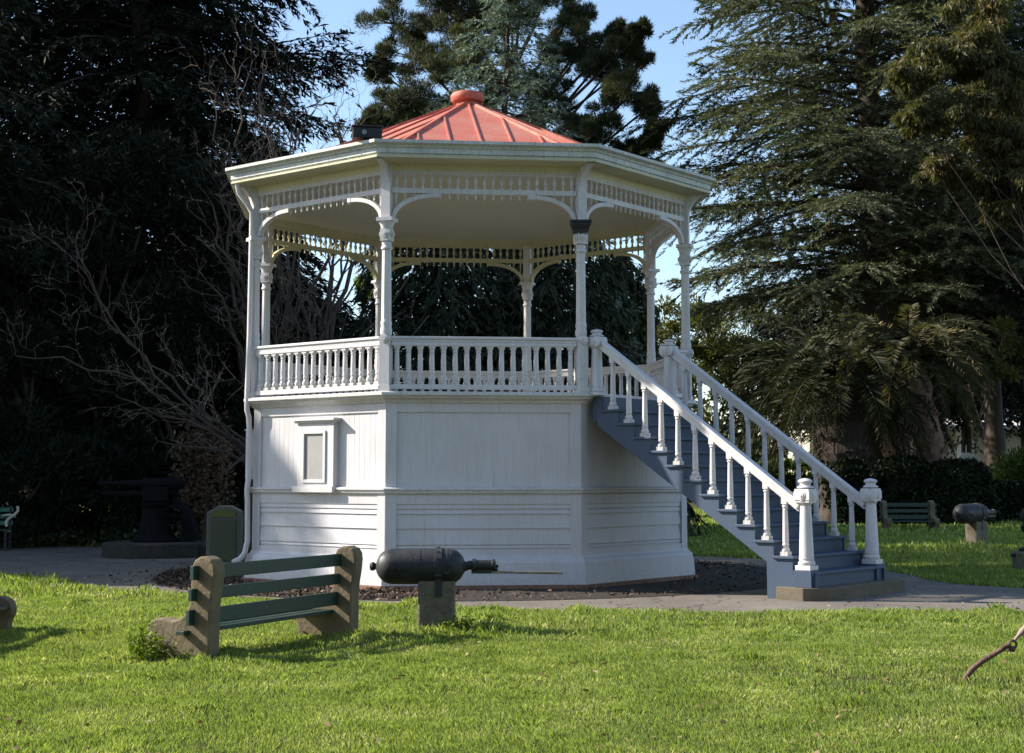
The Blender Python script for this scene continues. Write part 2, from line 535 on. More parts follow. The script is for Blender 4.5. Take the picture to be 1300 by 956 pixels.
# corner boards and panel frames
for k in range(8):
    mb = MB()
    for i, sgn in ((k, -1), (k - 1, 1)):
        ap = 3.50 * C22; hw = (ap + .03) * T22
        u0, u1 = sorted((sgn * hw, sgn * (hw - .15)))
        fbox(mb, i, u0, u1, ap - .02, ap + .03, 1.385, 2.60)
        fbox(mb, i, u0, u1, ap - .02, ap + .034, .45, 1.30)
    B(mb, 'corner_board', WALLP, bevel=.003)
mb = MB()
for i in range(8):
    ap = 3.50 * C22; hw = ap * T22 - .13
    fbox(mb, i, -hw, hw, ap - .02, ap + .022, 2.42, 2.60)
    fbox(mb, i, -hw, hw, ap - .02, ap + .026, 1.16, 1.30)
    fbox(mb, i, -hw, hw, ap - .02, ap + .026, .45, .54)
B(mb, 'panel_rail', WALLP, bevel=.003)
mb = MB()
octring(mb, [(3.44, 1.30), (3.56, 1.30), (3.575, 1.32), (3.575, 1.345), (3.60, 1.355), (3.60, 1.375), (3.53, 1.395), (3.44, 1.395)])
B(mb, 'belt_moulding', TRIMP)
mb = MB()
octring(mb, [(3.44, .33), (3.62, .33), (3.62, .36), (3.60, .40), (3.56, .43), (3.55, .455), (3.44, .455)])
B(mb, 'base_moulding', WALLP)
mb = MB()
octring(mb, [(3.44, .04), (3.655, .04), (3.63, .33), (3.44, .33)])
B(mb, 'skirting', WALLP)
mb = MB()
octring(mb, [(3.46, -.04), (3.70, -.04), (3.69, .065), (3.46, .065)])
B(mb, 'brick_footing', BRICK)
# deck and cornice
mb = MB()
octring(mb, [(3.44, 2.55), (3.555, 2.55), (3.57, 2.58), (3.60, 2.60), (3.64, 2.61), (3.66, 2.64), (3.70, 2.65), (3.70, 2.685), (3.66, 2.70), (3.44, 2.70)])
B(mb, 'deck_cornice', TRIMP)
mb = MB(); octdisc(mb, 3.45, 2.56, 2.66)
B(mb, 'deck', simple('deck_boards', (.22, .22, .22), (.34, .34, .33), .8, 4, .2, stretch=(1, 12, 1)))

# posts
RP = 3.5463
def sqring(mb, o, prof):     # square lathe, aligned with vertex direction
    mb.lathe(o, [(r * 1.4142, z) for r, z in prof], 4)

for k in range(8):
    mb = MB()
    a = VANG[k]
    # square pieces rotated so one side faces outwards
    def sq(h, z0, z1):
        mb.box((RP * cos(a), RP * sin(a), (z0 + z1) / 2), (h * 2, h * 2, z1 - z0), a)
    o = (RP * cos(a), RP * sin(a), 0)
    sq(.072, 2.66, 3.40); sq(.085, 2.66, 2.78)
    mb.lathe(o, [(.06, 3.38), (.085, 3.40), (.095, 3.43), (.085, 3.46), (.06, 3.48)], 14)
    mb.lathe(o, [(.068, 3.47), (.083, 3.50), (.083, 3.56), (.072, 3.60), (.078, 3.62), (.078, 3.66), (.068, 3.69)], 12)
    mb.lathe(o, [(.070, 3.69), (.068, 4.0), (.064, 4.66)], 24, flute=.07)
    mb.lathe(o, [(.066, 4.66), (.080, 4.675), (.080, 4.70), (.066, 4.72), (.07, 4.76), (.058, 4.78)], 16)
    mb.box((o[0], o[1], 4.87), (.15, .15, .17), a)
    mb.lathe(o, [(.075, 4.95), (.088, 4.98), (.09, 5.0), (.105, 5.03), (.118, 5.06)], 16)
    if k != 1: mb.box((o[0], o[1], 5.085), (.235, .235, .05), a)
    mb.box((o[0], o[1], 5.50), (.13, .13, .78), a)
    # scroll rosettes on the capital
    for q in range(4):
        b_ = a + q * pi / 2
        c = (o[0] + .078 * cos(b_), o[1] + .078 * sin(b_))
        for (r_, w_) in ((.055, .012), (.032, .024), (.014, .034)):
            pts = [(c[0] - r_ * cos(t) * sin(b_), c[1] + r_ * cos(t) * cos(b_), 4.88 + r_ * sin(t)) for t in np.linspace(0, 2 * pi, 14, endpoint=False)]
            mb.prism(pts, (w_ * cos(b_), w_ * sin(b_), 0))
    p = B(mb, 'post', TRIMP if k in (1, 2) else WHITE, smooth=True)
    mb = MB()
    c = (o[0] + .07 * cos(a), o[1] + .07 * sin(a), 3.43)
    for (r_, w_) in ((.06, .03), (.035, .045)):
        pts = [(c[0] - r_ * cos(t) * sin(a), c[1] + r_ * cos(t) * cos(a), 3.43 + r_ * sin(t)) for t in np.linspace(0, 2 * pi, 14, endpoint=False)]
        mb.prism(pts, (w_ * cos(a), w_ * sin(a), 0))
    B(mb, 'rosette', WHITE, parent=p)
    # curved eave bracket
    mb = MB()
    pr = []
    for t in np.linspace(0, pi / 2, 9):
        pr.append((RP + .065 + .30 * (1 - cos(t)), 5.52 + .36 * sin(t)))
    pr += [(RP + .065, 5.88)]
    w_ = .045
    pts = [(R * cos(a) + w_ * sin(a), R * sin(a) - w_ * cos(a), z) for R, z in pr]
    mb.prism(pts, (-2 * w_ * sin(a), 2 * w_ * cos(a), 0))
    B(mb, 'eave_bracket', CREAM if k in (3, 4, 5) else WHITE)

mb = MB()
a = VANG[1]; o = (RP * cos(a), RP * sin(a))
mb.lathe((o[0], o[1], 0), [(.15, 4.955), (.15, 4.985), (.165, 5.0), (.19, 5.05), (.19, 5.075), (.215, 5.085), (.215, 5.115)], 4)
mb.lathe((o[0], o[1], 0), [(.11, 4.93), (.11, 5.0)], 12)
B(mb, 'iron_collar', BLACK)

# frieze panels
AP = RP * C22
HW = RP * sin(radians(22.5)) - .065
for i in range(8):
    mb = MB()
    fbox(mb, i, -HW, HW, AP - .035, AP + .035, 5.76, 5.88)
    fbox(mb, i, -HW, HW, AP - .03, AP + .03, 5.73, 5.757)
    fbox(mb, i, -HW, HW, AP - .035, AP + .035, 5.465, 5.535)
    n = 21
    for j in range(n):
        u = -HW + (j + .5) * 2 * HW / n
        c = fr(i, u, AP, 0)
        mb.lathe(c, [(.022, 5.533), (.022, 5.565), (.012, 5.58), (.026, 5.62), (.03, 5.65), (.02, 5.68), (.012, 5.695), (.024, 5.71), (.024, 5.732)], 7)
        # pendants under the rail (behind the arches they run down to the bracket)
        uu = HW - abs(u)
        zb = 5.385
        if uu < .58:
            zb = max(5.13 + .33 * math.sqrt(max(0, 1 - (1 - uu / .62) ** 2)), 5.16) + .01
            zb = min(zb, 5.43)
        mb.lathe(c, [(.008, zb), (.016, zb + .02), (.011, (zb + 5.46) / 2), (.02, 5.45), (.02, 5.467)], 6)
    for sgn in (-1, 1):
        rows = []
        for t in np.linspace(0, pi / 2, 12):
            uo = HW - .62 * (1 - cos(t)); z = 5.12 + .345 * sin(t)
            # normal of ellipse for thickness
            nx, nz = cos(t) * .345, sin(t) * .62
            l = math.hypot(nx, nz); nx /= l; nz /= l
            rows.append(((uo, z), (uo - nx * .055, z - nz * .055)))
        # note: the arch springs from the post and runs inwards and up
        for (o1, i1), (o2, i2) in zip(rows[:-1], rows[1:]):
            q = [o1, i1, i2, o2]
            P8 = [fr(i, sgn * u, AP - .04, z) for u, z in q] + [fr(i, sgn * u, AP + .04, z) for u, z in q]
            if sgn > 0: mb.hexa(P8)
            else: mb.hexa(P8[4:] + P8[:4])
        u0, u1 = sorted((sgn * (HW - .62), sgn * (HW - .68)))
        fbox(mb, i, u0, u1, AP - .045, AP + .045, 5.41, 5.468)
    B(mb, 'frieze_panel', CREAM if i in (3, 4, 5) else TRIMP)
# header beam and ceiling, soffit
mb = MB()
octring(mb, [(3.46, 5.78), (3.585, 5.78), (3.60, 5.84), (3.62, 5.885), (3.46, 5.885)])
B(mb, 'header_beam', CREAM)
mb = MB()
octring(mb, [(3.60, 5.868), (3.95, 5.895), (3.95, 5.925), (3.60, 5.93)])
B(mb, 'soffit', CREAM)
mb = MB()
for i in range(8):           # ceiling of narrow boards running with every side
    r = .02
    while r < 3.40:
        r2 = min(r + .14, 3.40)
        for (ra, rb, za, zb) in ((r, r2 - .008, 5.88, 5.88), (r2 - .008, r2, 5.888, 5.888)):
            mb.add([fr(i, -ra * T22, ra, za), fr(i, ra * T22, ra, za), fr(i, rb * T22, rb, zb), fr(i, -rb * T22, rb, zb)], [(0, 1, 2, 3)])
        r = r2
octdisc(mb, 3.55, 5.90, 5.93)
B(mb, 'ceiling', CEIL)
mb = MB()
octring(mb, [(3.88, 5.89), (3.915, 5.89), (3.93, 5.90), (3.93, 5.945), (3.955, 5.955), (3.955, 6.02), (3.975, 6.03), (3.985, 6.055),
             (4.02, 6.075), (4.045, 6.08), (4.045, 6.124), (4.032, 6.124), (4.032, 6.095), (3.7, 6.095), (3.7, 5.93), (3.88, 5.925)])
B(mb, 'fascia', FASC)
# roof
mb = MB()
ZE, ZA, RE, RA = 6.118, 7.53, 3.36, .22
octring(mb, [(4.025, 6.095), (4.028, 6.112), (RE, ZE + .022), (RA, ZA), (RA, ZA - .03), (RE, ZE - .015)])
roof = B(mb, 'roof', RED)
def zr(R): return ZE + .022 + (ZA - ZE - .022) * (RE - R) / (RE - RA)
mb = MB()
for k in range(8):
    a = VANG[k]
    mb.bar((RE * cos(a), RE * sin(a), zr(RE) + .01), (RA * cos(a), RA * sin(a), zr(RA) + .01), .05, .05)
B(mb, 'hip_cap', RED, parent=roof)
mb = MB()
for i in range(8):
    for u in (-1.35, -.90, -.45, 0, .45, .90, 1.35):
        r0 = RE * C22; r1 = max(abs(u) / T22 + .03, RA + .02)
        mb.bar(fr(i, u, r0, zr(RE) + .010), fr(i, u, r1, zr(r1 / C22) + .010), .026, .034)
B(mb, 'standing_seam', RED, parent=roof)
mb = MB()
mb.lathe((0, 0, 0), [(.19, 7.50), (.19, 7.60), (.25, 7.62), (.275, 7.66), (.275, 7.72), (.25, 7.76), (.15, 7.785), (.02, 7.79)], 24)
B(mb, 'roof_finial', RED, smooth=True)
# floodlight box at the eave corner
mb = MB()
a = VANG[0]; c = (3.86 * cos(a) - .18, 3.86 * sin(a) + .1)
mb.box((c[0], c[1], 6.24), (.40, .30, .15), .15); mb.box((c[0], c[1], 6.325), (.44, .34, .025), .15)
mb.box((c[0], c[1], 6.155), (.10, .08, .06), .15)
fl = B(mb, 'floodlight', BLACK, bevel=.01)
mb = MB(); mb.lathe((c[0] - .02, c[1] - .155, 6.24), [(.035, -.02), (.035, .01)], 12, axis='y')
B(mb, 'knob', GREYM, parent=fl)

# railings
def baluster_mesh(h, r, n=10):
    mb = MB()
    mb.box((0, 0, .02 * h / .53), (2 * r * .95, 2 * r * .95, .04 * h / .53))
    pr = [(.8, .075), (1.0, .12), (1.05, .16), (.75, .22), (.62, .25), (.80, .28), (.80, .31), (.68, .33), (.78, .40), (.66, .80), (.60, .82), (.85, .845), (.62, .87), (.95, .94), (.95, .96)]
    mb.lathe((0, 0, 0), [(r * a, z * h) for a, z in pr], n)
    mb.box((0, 0, .975 * h), (2 * r * .95, 2 * r * .95, .05 * h))
    me = bpy.data.meshes.new('baluster'); me.from_pydata(mb.v, [], mb.f); me.materials.append(WHITE)
    me.shade_smooth(); me.set_sharp_from_angle(angle=radians(38))
    return me, mb
BAL, BALMB = baluster_mesh(.535, .047)

def put(me, name, parent, loc, rz=0):
    o = bpy.data.objects.new(name, me); COL.objects.link(o); o.parent = parent; o.location = loc; o.rotation_euler = (0, 0, rz)
    return o

HR = RP * sin(radians(22.5)) - .07
def rail(i, u0, u1, nb, single=True):
    mb = MB()
    fbox(mb, i, u0, u1, AP - .05, AP + .05, 3.385, 3.425)
    fbox(mb, i, u0, u1, AP - .07, AP + .07, 3.425, 3.462)
    fbox(mb, i, u0, u1, AP - .055, AP + .055, 3.335, 3.383)
    fbox(mb, i, u0, u1, AP - .05, AP + .05, 2.735, 2.80)
    p = B(mb, 'railing', WHITE if i in (0, 7, 1) else TRIMP, bevel=.006)
    rest = MB()
    for j in range(nb):
        u = u0 + (j + .5) * (u1 - u0) / nb
        c = fr(i, u, AP, 2.80)
        if single: put(BAL, 'baluster', p, c, FANG[i])
        else: rest.add([(v[0] + c[0], v[1] + c[1], v[2] + c[2]) for v in BALMB.v], BALMB.f)
    return p, rest
rest = MB()
for i in range(8):
    if i == 1: continue
    sg = i in (0, 7, 4, 5)
    p, r = rail(i, -HR, HR, 16, sg)
    rest.add(r.v, r.f)
o = B(rest, 'far_balusters', WHITE); tag(o, kind='stuff')
rail(1, -HR, -1.29, 1); rail(1, .74, HR, 3)

# window in the left front face
ap = 3.50 * C22
wi = 7
mb = MB()
u0, u1, z0, z1 = -.34, .40, 1.40, 2.33
P1 = ap + .095
fbox(mb, wi, u0, u0 + .11, ap - .01, P1, z0, z1); fbox(mb, wi, u1 - .15, u1, ap - .01, P1, z0, z1)
fbox(mb, wi, u0 + .11, u1 - .15, ap - .01, P1, z1 - .14, z1); fbox(mb, wi, u0 + .11, u1 - .15, ap - .01, P1, z0, z0 + .05)
win = B(mb, 'window', WALLP, bevel=.003)
mb = MB()
a0, a1, b0, b1 = u0 + .11, u1 - .15, z0 + .05, z1 - .14
for q in ((a0, a0 + .045, b0, b1), (a1 - .045, a1, b0, b1), (a0 + .045, a1 - .045, b1 - .045, b1), (a0 + .045, a1 - .045, b0, b0 + .045)):
    fbox(mb, wi, q[0], q[1], P1 - .03, P1 + .02, q[2], q[3])
B(mb, 'frame', WHITE, parent=win, bevel=.003)
mb = MB(); fbox(mb, wi, a0 + .045, a1 - .045, P1 - .02, P1 - .008, b0 + .045, b1 - .045)
B(mb, 'pane', SCREEN, parent=win)
mb = MB(); fbox(mb, wi, u0 - .07, u1 + .06, ap, P1 + .06, z1 + .002, z1 + .035); fbox(mb, wi, u0 - .03, u1 + .03, ap, P1 + .03, z1 - .03, z1 - .001)
B(mb, 'hood', TRIMP, parent=win)
mb = MB(); fbox(mb, wi, u0 - .05, u1 + .03, ap + .03, P1 + .05, 1.315, 1.398)
B(mb, 'sill', WHITE, parent=win, bevel=.004)
# meter box on the hidden left face, downspout at the corner
mb = MB(); fbox(mb, 6, .55, 1.18, ap, ap + .16, 1.50, 2.22)
fbox(mb, 6, .53, 1.20, ap, ap + .18, 2.222, 2.245)
B(mb, 'meter_box', WHITE, bevel=.006)
mb = MB()
a = VANG[7]; e = np.array([cos(a), sin(a)]); s_ = np.array([cos(a + .03), sin(a + .03)])
def dp(R, z, off=0): return (R * cos(a + .012) , R * sin(a + .012), z)
mb.tube([dp(3.88, 5.93), dp(3.84, 5.76), dp(3.70, 5.60), dp(3.63, 5.48), dp(3.63, 5.3), dp(3.64, 3.6), dp(3.66, 2.75), dp(3.66, 2.52), dp(3.63, 2.42), dp(3.62, 2.25), dp(3.62, 1.5), dp(3.64, 1.36), dp(3.63, 1.2),
         dp(3.62, .60), dp(3.66, .42), dp(3.73, .34), dp(3.84, .29)], .040, 10)
B(mb, 'downspout', WHITE, smooth=True)

# ---------------- staircase (face 1)
SW0, SW1 = -1.20, .64
APD = 3.33
NS = 12
def st(u, d, z): return fr(1, u, APD + d, z)
def stbox(mb, u0, u1, d0, d1, z0, z1): fbox(mb, 1, u0, u1, APD + d0, APD + d1, z0, z1)
RISE, RUN, D0 = .1915, .264, .24
mb = MB()
for k in range(1, NS + 1):
    zt = 2.65 - RISE * k
    d0 = D0 + RUN * (k - 1)
    # tread with overhanging nosing and side return
    ex = .06 if k < NS else 0
    stbox(mb, SW0 - .05 - ex, SW1 + .05 + ex, d0 - .01, d0 + RUN + .03, zt - .035, zt)
ST = B(mb, 'staircase', BLUE, bevel=.006)
mb = MB()
for k in range(1, NS + 2):
    zt = 2.65 - RISE * k
    d0 = D0 + RUN * (k - 1)
    zl = max(zt, .17)
    stbox(mb, SW0 - .02, SW1 + .02, d0 - .02 - .015, d0 - .015, zl - .02, zt + RISE - .036)
B(mb, 'riser', BLUE, parent=ST)
# closed stringers: saw-tooth top, sloping bottom, block at the foot
for uu, name in ((SW0 - .075, 'stringer'), (SW1 + .025, 'stringer')):
    mb = MB()
    th_ = .05
    def zb(d): return 2.17 - .68 * (d - .267)
    for k in range(1, NS + 1):
        zt = 2.65 - RISE * k - .036
        d0 = D0 + RUN * (k - 1); d1 = d0 + RUN
        if k == 1: d0 = .0 + .16
        if d1 <= 2.84:
            q = [(d0, zb(d0)), (d1, zb(d1)), (d1, zt), (d0, zt)]
        elif d0 < 2.84:
            q = [(d0, zb(d0)), (2.78, zb(2.78)), (2.78, .0), (d1, .0), (d1, zt), (d0, zt)]
        else:
            q = [(d0, 0.0), (d1 + (.05 if k == NS else 0), 0.0), (d1 + (.05 if k == NS else 0), zt), (d0, zt)]
        pts = [st(uu, d, z) for d, z in q]
        v = np.array(st(uu + th_, 0, 0)) - np.array(st(uu, 0, 0))
        mb.prism(pts, v)
    B(mb, name, BLUE, parent=ST)
mb = MB()
stbox(mb, SW0 - .02, SW1 + .02, D0 - .2, D0 - .02, 2.30, 2.645)
# underside boards
v0 = [st(SW0, .2, 2.21), st(SW1, .2, 2.21), st(SW1, 2.8, .46), st(SW0, 2.8, .46)]
mb.add(v0 + [(x, y, z + .03) for x, y, z in v0], [(0, 1, 2, 3), (7, 6, 5, 4)])
B(mb, 'soffit_board', BLUE, parent=ST)
# newels
def newel(u, d, zb_, h, parent):
    mb = MB()
    x, y, _ = st(u, d, 0)
    a = FANG[1]
    s = h / 1.14
    mb.box((x, y, zb_ + .03 * s), (.235 * .9, .235 * .9, .06 * s), a)
    mb.lathe((x, y, zb_), [(.098, .06 * s), (.108, .075 * s), (.108, .10 * s), (.088, .12 * s), (.095, .135 * s), (.095, .155 * s)], 20)
    mb.lathe((x, y, zb_), [(.094, .155 * s), (.070, .81 * s)], 20, flute=.035)
    mb.lathe((x, y, zb_), [(.080, .81 * s), (.092, .825 * s), (.078, .845 * s)], 20)
    mb.box((x, y, zb_ + .92 * s), (.20, .20, .17 * s), a); mb.box((x, y, zb_ + .92 * s), (.218, .218, .11 * s), a)
    mb.lathe((x, y, zb_), [(.088, 1.012 * s), (.105, 1.02 * s), (.098, 1.035 * s), (.068, 1.05 * s), (.066, 1.075 * s), (.09, 1.09 * s), (.09, 1.105 * s), (.07, 1.125 * s), (.015, 1.14 * s)], 16)
    p = B(mb, 'newel_post', WHITE, parent=parent, smooth=True, bevel=.004)
    for q in range(4):
        b_ = a + q * pi / 2
        c = (x + .102 * cos(b_), y + .102 * sin(b_))
        for (r_, w_) in ((.062, .014), (.040, .024), (.018, .032)):
            pts = [(c[0] - r_ * cos(t) * sin(b_), c[1] + r_ * cos(t) * cos(b_), zb_ + .92 * s + r_ * sin(t)) for t in np.linspace(0, 2 * pi, 14, endpoint=False)]
            mb.prism(pts, (w_ * cos(b_), w_ * sin(b_), 0))
    me = p.data
    me.clear_geometry(); me.from_pydata(mb.v, [], mb.f); me.shade_smooth(); me.set_sharp_from_angle(angle=radians(38))
    return p
for u in (SW0, SW1):
    newel(u, 3.30, .374, 1.14, ST)
    newel(u, .10, 2.66, .93, ST)
    mb = MB()
    stbox(mb, u - .125, u + .125, 3.30 - .125, 3.30 + .125, .165, .372)
    B(mb, 'newel_block', BLUE, parent=ST, bevel=.004)
SB, _ = baluster_mesh(.70, .042)
def sbal():
    mb = MB(); r = .042; h = .74
    mb.box((0, 0, .025), (.105, .105, .05))
    mb.lathe((0, 0, 0), [(.046, .05), (.052, .065), (.052, .085), (.040, .10), (.036, .115), (.044, .13), (.044, .145), (.038, .15), (.040, .2), (.031, .60), (.044, .615), (.032, .63), (.04, .645), (.042, .65)], 12)
    mb.box((0, 0, .70), (.075, .075, .11))
    me = bpy.data.meshes.new('baluster'); me.from_pydata(mb.v, [], mb.f); me.materials.append(WHITE); me.shade_smooth(); me.set_sharp_from_angle(angle=radians(38))
    return me
SB = sbal()
for u in (SW0, SW1):
    for k in range(1, 12):
        x, y, z = st(u, .373 + RUN * (k - 1), 2.65 - RISE * k)
        put(SB, 'baluster', ST, (x, y, z), FANG[1])
    mb = MB()
    sl_ = RISE / RUN
    def hz(d): return 2.65 - RISE - sl_ * (d - .373) + .76
    da, db = .16, 3.215
    nup = (0, 0, 1)
    mb.bar(st(u, da, hz(da)), st(u, db, hz(db)), .085, .085)
    mb.bar(st(u, da, hz(da) + .06), st(u, db, hz(db) + .06), .125, .045)
    mb.bar(st(u, da, hz(da) - .052), st(u, db, hz(db) - .052), .06, .02)
    B(mb, 'handrail', WHITE, parent=ST, bevel=.008)
mb = MB()
pts = [(2.95, -1.36), (3.36, -1.42), (3.58, -1.22), (3.64, -.9), (3.64, .90), (3.5, 1.04), (2.95, 1.04)]
mb.prism([st(t, d, -.05) for d, t in pts], (0, 0, .215))
B(mb, 'foot_slab', SLAB, parent=BS, bevel=.012)

# ------------------------------------------------------------------ benches
def concrete_bench(label, loc, rz, L=2.19, slats=True, group='concrete and slat benches in the park'):
    t = thing('park_bench', label, 'bench', loc, rz, group)
    prof = [(0, -.05), (0, .40), (-.012, .52), (-.03, .62), (-.045, .74), (-.035, .80), (-.005, .845), (.05, .868), (.11, .865), (.165, .835), (.195, .78), (.20, .68),
            (.20, .56), (.215, .47), (.25, .40), (.31, .35), (.39, .335), (.48, .35), (.56, .345), (.625, .30), (.65, .235), (.645, .17), (.61, .11), (.60, -.05)]
    for x in (0, L):
        mb = MB()
        mb.prism([(x - .075, y, z) for y, z in prof], (.15, 0, 0))
        mb.build('bench_end', STONE, t, bevel=.018)
    for (y, z, h, w) in ((.13, .735, .115, .035), (.145, .555, .10, .035), (.165, .37, .125, .035)):
        mb = MB(); mb.box((L / 2, y, z), (L + .30, w, h)); mb.build('slat', GREEN, t, bevel=.004)
    for (y, z) in ((.24, .245), (.36, .245), (.48, .25), (.58, .25)):
        mb = MB(); mb.box((L / 2, y, z), (L + (.30 if y < .3 else -.15), .085, .035)); mb.build('slat', GREEN, t, bevel=.004)
    mb = MB()
    for x in (.0, L):
        for z in (.735, .555, .37):
            mb.lathe((x, .151 if z > .6 else .167, z), [(.012, -.0), (.012, .012)], 8, axis='y')
    mb.build('bolt', GREYM, t)
    return t
bx, by = -2.44, 12.42
ang = math.atan2(14.3 - 12.42, .90)
concrete_bench('brown concrete bench with dark green slats seen from behind beside the torpedo-shaped gun', (bx, by, 0), ang)
concrete_bench('brown bench end cut by the left edge of the view on the sunny lawn', (-5.56, 14.95, 0), radians(-93), L=2.1)
concrete_bench('dark green slatted bench in deep shade before the hedge beyond the stairs', (12.65, 45.4, 0), pi + .05, L=1.45)

# slatted bench with scrolled white arm, far left
t = thing('garden_bench', 'green bench with pale scrolled arm in shade at the far left', 'bench', (-11.6, 31.5, 0), radians(8))
for y, z in ((.25, .86), (.24, .72), (.23, .58)):
    mb = MB(); mb.box((.1, y, z), (1.9, .03, .09)); mb.build('slat', simple('teal_paint', (.02, .10, .07), (.04, .16, .12), .5, 8), t)
for y in (-.2, -.05, .1):
    mb = MB(); mb.box((.1, y, .44), (1.9, .11, .03)); mb.build('slat', GREEN, t)
IVORY = simple('ivory_paint', (.55, .47, .36), (.66, .58, .45), .6, 8)
for x in (-.8, 1.0):
    mb = MB()
    lg = MB()
    lg.tube([(x, .27, 0), (x, .22, .45), (x, .26, .95)], .028, 8)
    lg.tube([(x, -.28, 0), (x, -.24, .44)], .028, 8)
    lg.build('leg', IRON, t, smooth=True)
    mb.tube([(x + .16 * sin(k * .5), -.34 + .06 * k, .74 + .02 * cos(k)) for k in range(10)], .02, 8)
    pts = [(x + .02 + .20 * v - .06 * sin(v * 6.3), -.26, .52 + .42 * v) for v in np.linspace(0, 1, 10)]
    mb.tube(pts, .028, 8)
    mb.tube([(x, -.24, .42), (x, .24, .42)], .025, 8)
    mb.build('bench_end', IVORY, t, smooth=True)

# ------------------------------------------------------------------ guns on concrete posts
def small_gun(label, loc, rz, barrel=True):
    t = thing('post_mounted_gun', label, 'gun', loc, rz, 'blunt dark guns on concrete posts')
    mb = MB()
    mb.box((.06, 0, .24), (.36, .26, .54)); mb.build('post', STONE2, t, bevel=.02)
    mb = MB()
    R = .175; z = .645
    prof = [(.012, -.605), (.035, -.60), (.045, -.575), (.035, -.55)]
    for q in np.linspace(0.15, pi / 2, 9): prof.append((R * sin(q), -.545 + .17 * (1 - cos(q))))
    prof += [(R, .04), (R + .012, .042), (R + .012, .115), (R, .117), (R, .17)]
    for q in np.linspace(pi / 2, .5, 8): prof.append((R * sin(q), .17 + .17 * (cos(q))))
    prof += [(.05, .335), (.04, .37)]
    mb.lathe((0, 0, z), prof, 32, axis='x')
    body = mb.build('body', IRON, t, smooth=True)
    mb = MB()
    for x in (-.36, -.30): mb.box((x, -.168, z - .01), (.03, .04, .03))
    for x in (.13, .20): mb.box((x, -.168, z + .01), (.05, .04, .02))
    mb.box((.16, -.172, z - .05), (.07, .04, .02)); mb.lathe((-.30, -.17, z - .015), [(.018, -.03), (.018, .0)], 8, axis='y')
    for x in (-.10, .165):      # plate seams with bolt heads
        mb.lathe((x, 0, z), [(R + .003, -.004), (R + .003, .004)], 32, axis='x')
    for q in np.linspace(0, 2 * pi, 14, endpoint=False):
        mb.box((.078, (R + .014) * cos(q), z + (R + .014) * sin(q)), (.016, .012, .012))
    mb.build('lug', IRON, body)
    mb = MB(); mb.box((.08, -.136, .49), (.07, .012, .27)); mb.box((.08, -.16, .60), (.07, .03, .08)); mb.build('strap', BLACK, t)
    mb = MB()
    mb.lathe((0, 0, z + .01), [(.045, .36), (.045, .40), (.065, .41), (.065, .44), (.052, .45), (.052, .60), (.06, .605), (.06, .635), (.03, .64)], 14, axis='x')
    mb.box((.53, 0, z - .045), (.26, .06, .05))
    mb.box((.65, 0, z - .0), (.03, .03, .03))
    mb.build('barrel', BLACK, t, smooth=True)
    if barrel:
        mb = MB()
        mb.bar((.60, 0, z - .058), (1.30, .0, z - .067), .07, .022)
        mb.build('flat_rod', simple('worn_steel', (.16, .13, .11), (.27, .23, .20), .5, 20, metal=.5), t)
    return t
g1 = small_gun('blunt dark gun with long flat rod on a concrete post beside the slatted bench', (-.80, 14.87, 0), 0.0)
g2 = bpy.data.objects.new('post_mounted_gun', None); COL.objects.link(g2)
def copy_tree(o, parent=None):
    if o.name.startswith('flat_rod'): return None
    c = o.copy(); COL.objects.link(c)
    if parent is not None: c.parent = parent
    for ch in [x for x in o.children]: copy_tree(ch, c)
    return c
bpy.data.objects.remove(g2)
bpy.context.view_layer.update()
g2 = copy_tree(g1); g2.location = (9.85, 32.0, 0); g2.rotation_euler = (0, 0, radians(38)); g2.scale = (1.12, 1.12, 1.2)
g2['label'] = 'far dark gun on a concrete post on the shaded lawn right of the stairs'

SHADE_IRON = simple('shade_dark_iron', (.004, .004, .005), (.010, .010, .011), .95, 10, .1)  # iron coloured near black to carry the deep shade round the gun
SHADE_IRON.node_tree.nodes['Principled BSDF'].inputs['Specular IOR Level'].default_value = .15
SHADE_STONE = simple('shade_dark_stone', (.02, .018, .014), (.055, .048, .038), .95, 6, .4, 30)  # shade under the trees put into a darker stone colour
# large pedestal gun in the shade at left
t = thing('pedestal_gun', 'black naval gun on a round stone plinth in deep shade at left', 'gun', (-6.95, 29.3, 0))
mb = MB(); mb.lathe((0, 0, 0), [(1.0, 0), (1.0, .26), (.95, .29)], 40); mb.build('plinth', SHADE_STONE, t)
mb = MB(); mb.box((.85, .1, .12), (.75, .9, .24)); mb.build('plinth_step', SHADE_STONE, t, bevel=.02)
mb = MB(); mb.lathe((0, 0, 0), [(.48, .29), (.48, .34), (.40, .37), (.32, .50), (.24, .95), (.28, .98), (.30, 1.03)], 24); mb.build('pedestal', SHADE_IRON, t, smooth=True)
mb = MB()
mb.box((.02, -.19, 1.18), (.5, .06, .34)); mb.box((.02, .19, 1.18), (.5, .06, .34)); mb.box((.02, 0, 1.06), (.5, .44, .06))
mb.build('cradle', SHADE_IRON, t, bevel=.02)
mb = MB(); mb.lathe((0, 0, 1.42), [(.045, -1.15), (.05, -1.0), (.06, -.3), (.10, -.25), (.11, .5), (.08, .55), (.05, .56)], 18, axis='x'); mb.build('barrel', SHADE_IRON, t, smooth=True)
mb = MB(); mb.lathe((0, 0, 1.22), [(.05, -1.05), (.055, -1.04), (.055, -.2), (.08, -.18), (.08, .42), (.05, .45)], 14, axis='x')
mb.bar((-.85, 0, 1.2), (-.85, 0, 1.45), .05, .06); mb.build('recoil_cylinder', SHADE_IRON, t, smooth=True)
mb = MB()
ww = [(.42 + .20 * cos(q), -.30, .80 + .20 * sin(q)) for q in np.linspace(0, 2 * pi, 20)]
mb.tube(ww, .018, 6); mb.bar((.22, -.30, .80), (.62, -.30, .80), .02, .02); mb.bar((.42, -.30, .60), (.42, -.30, 1.0), .02, .02, up=(1, 0, 0))
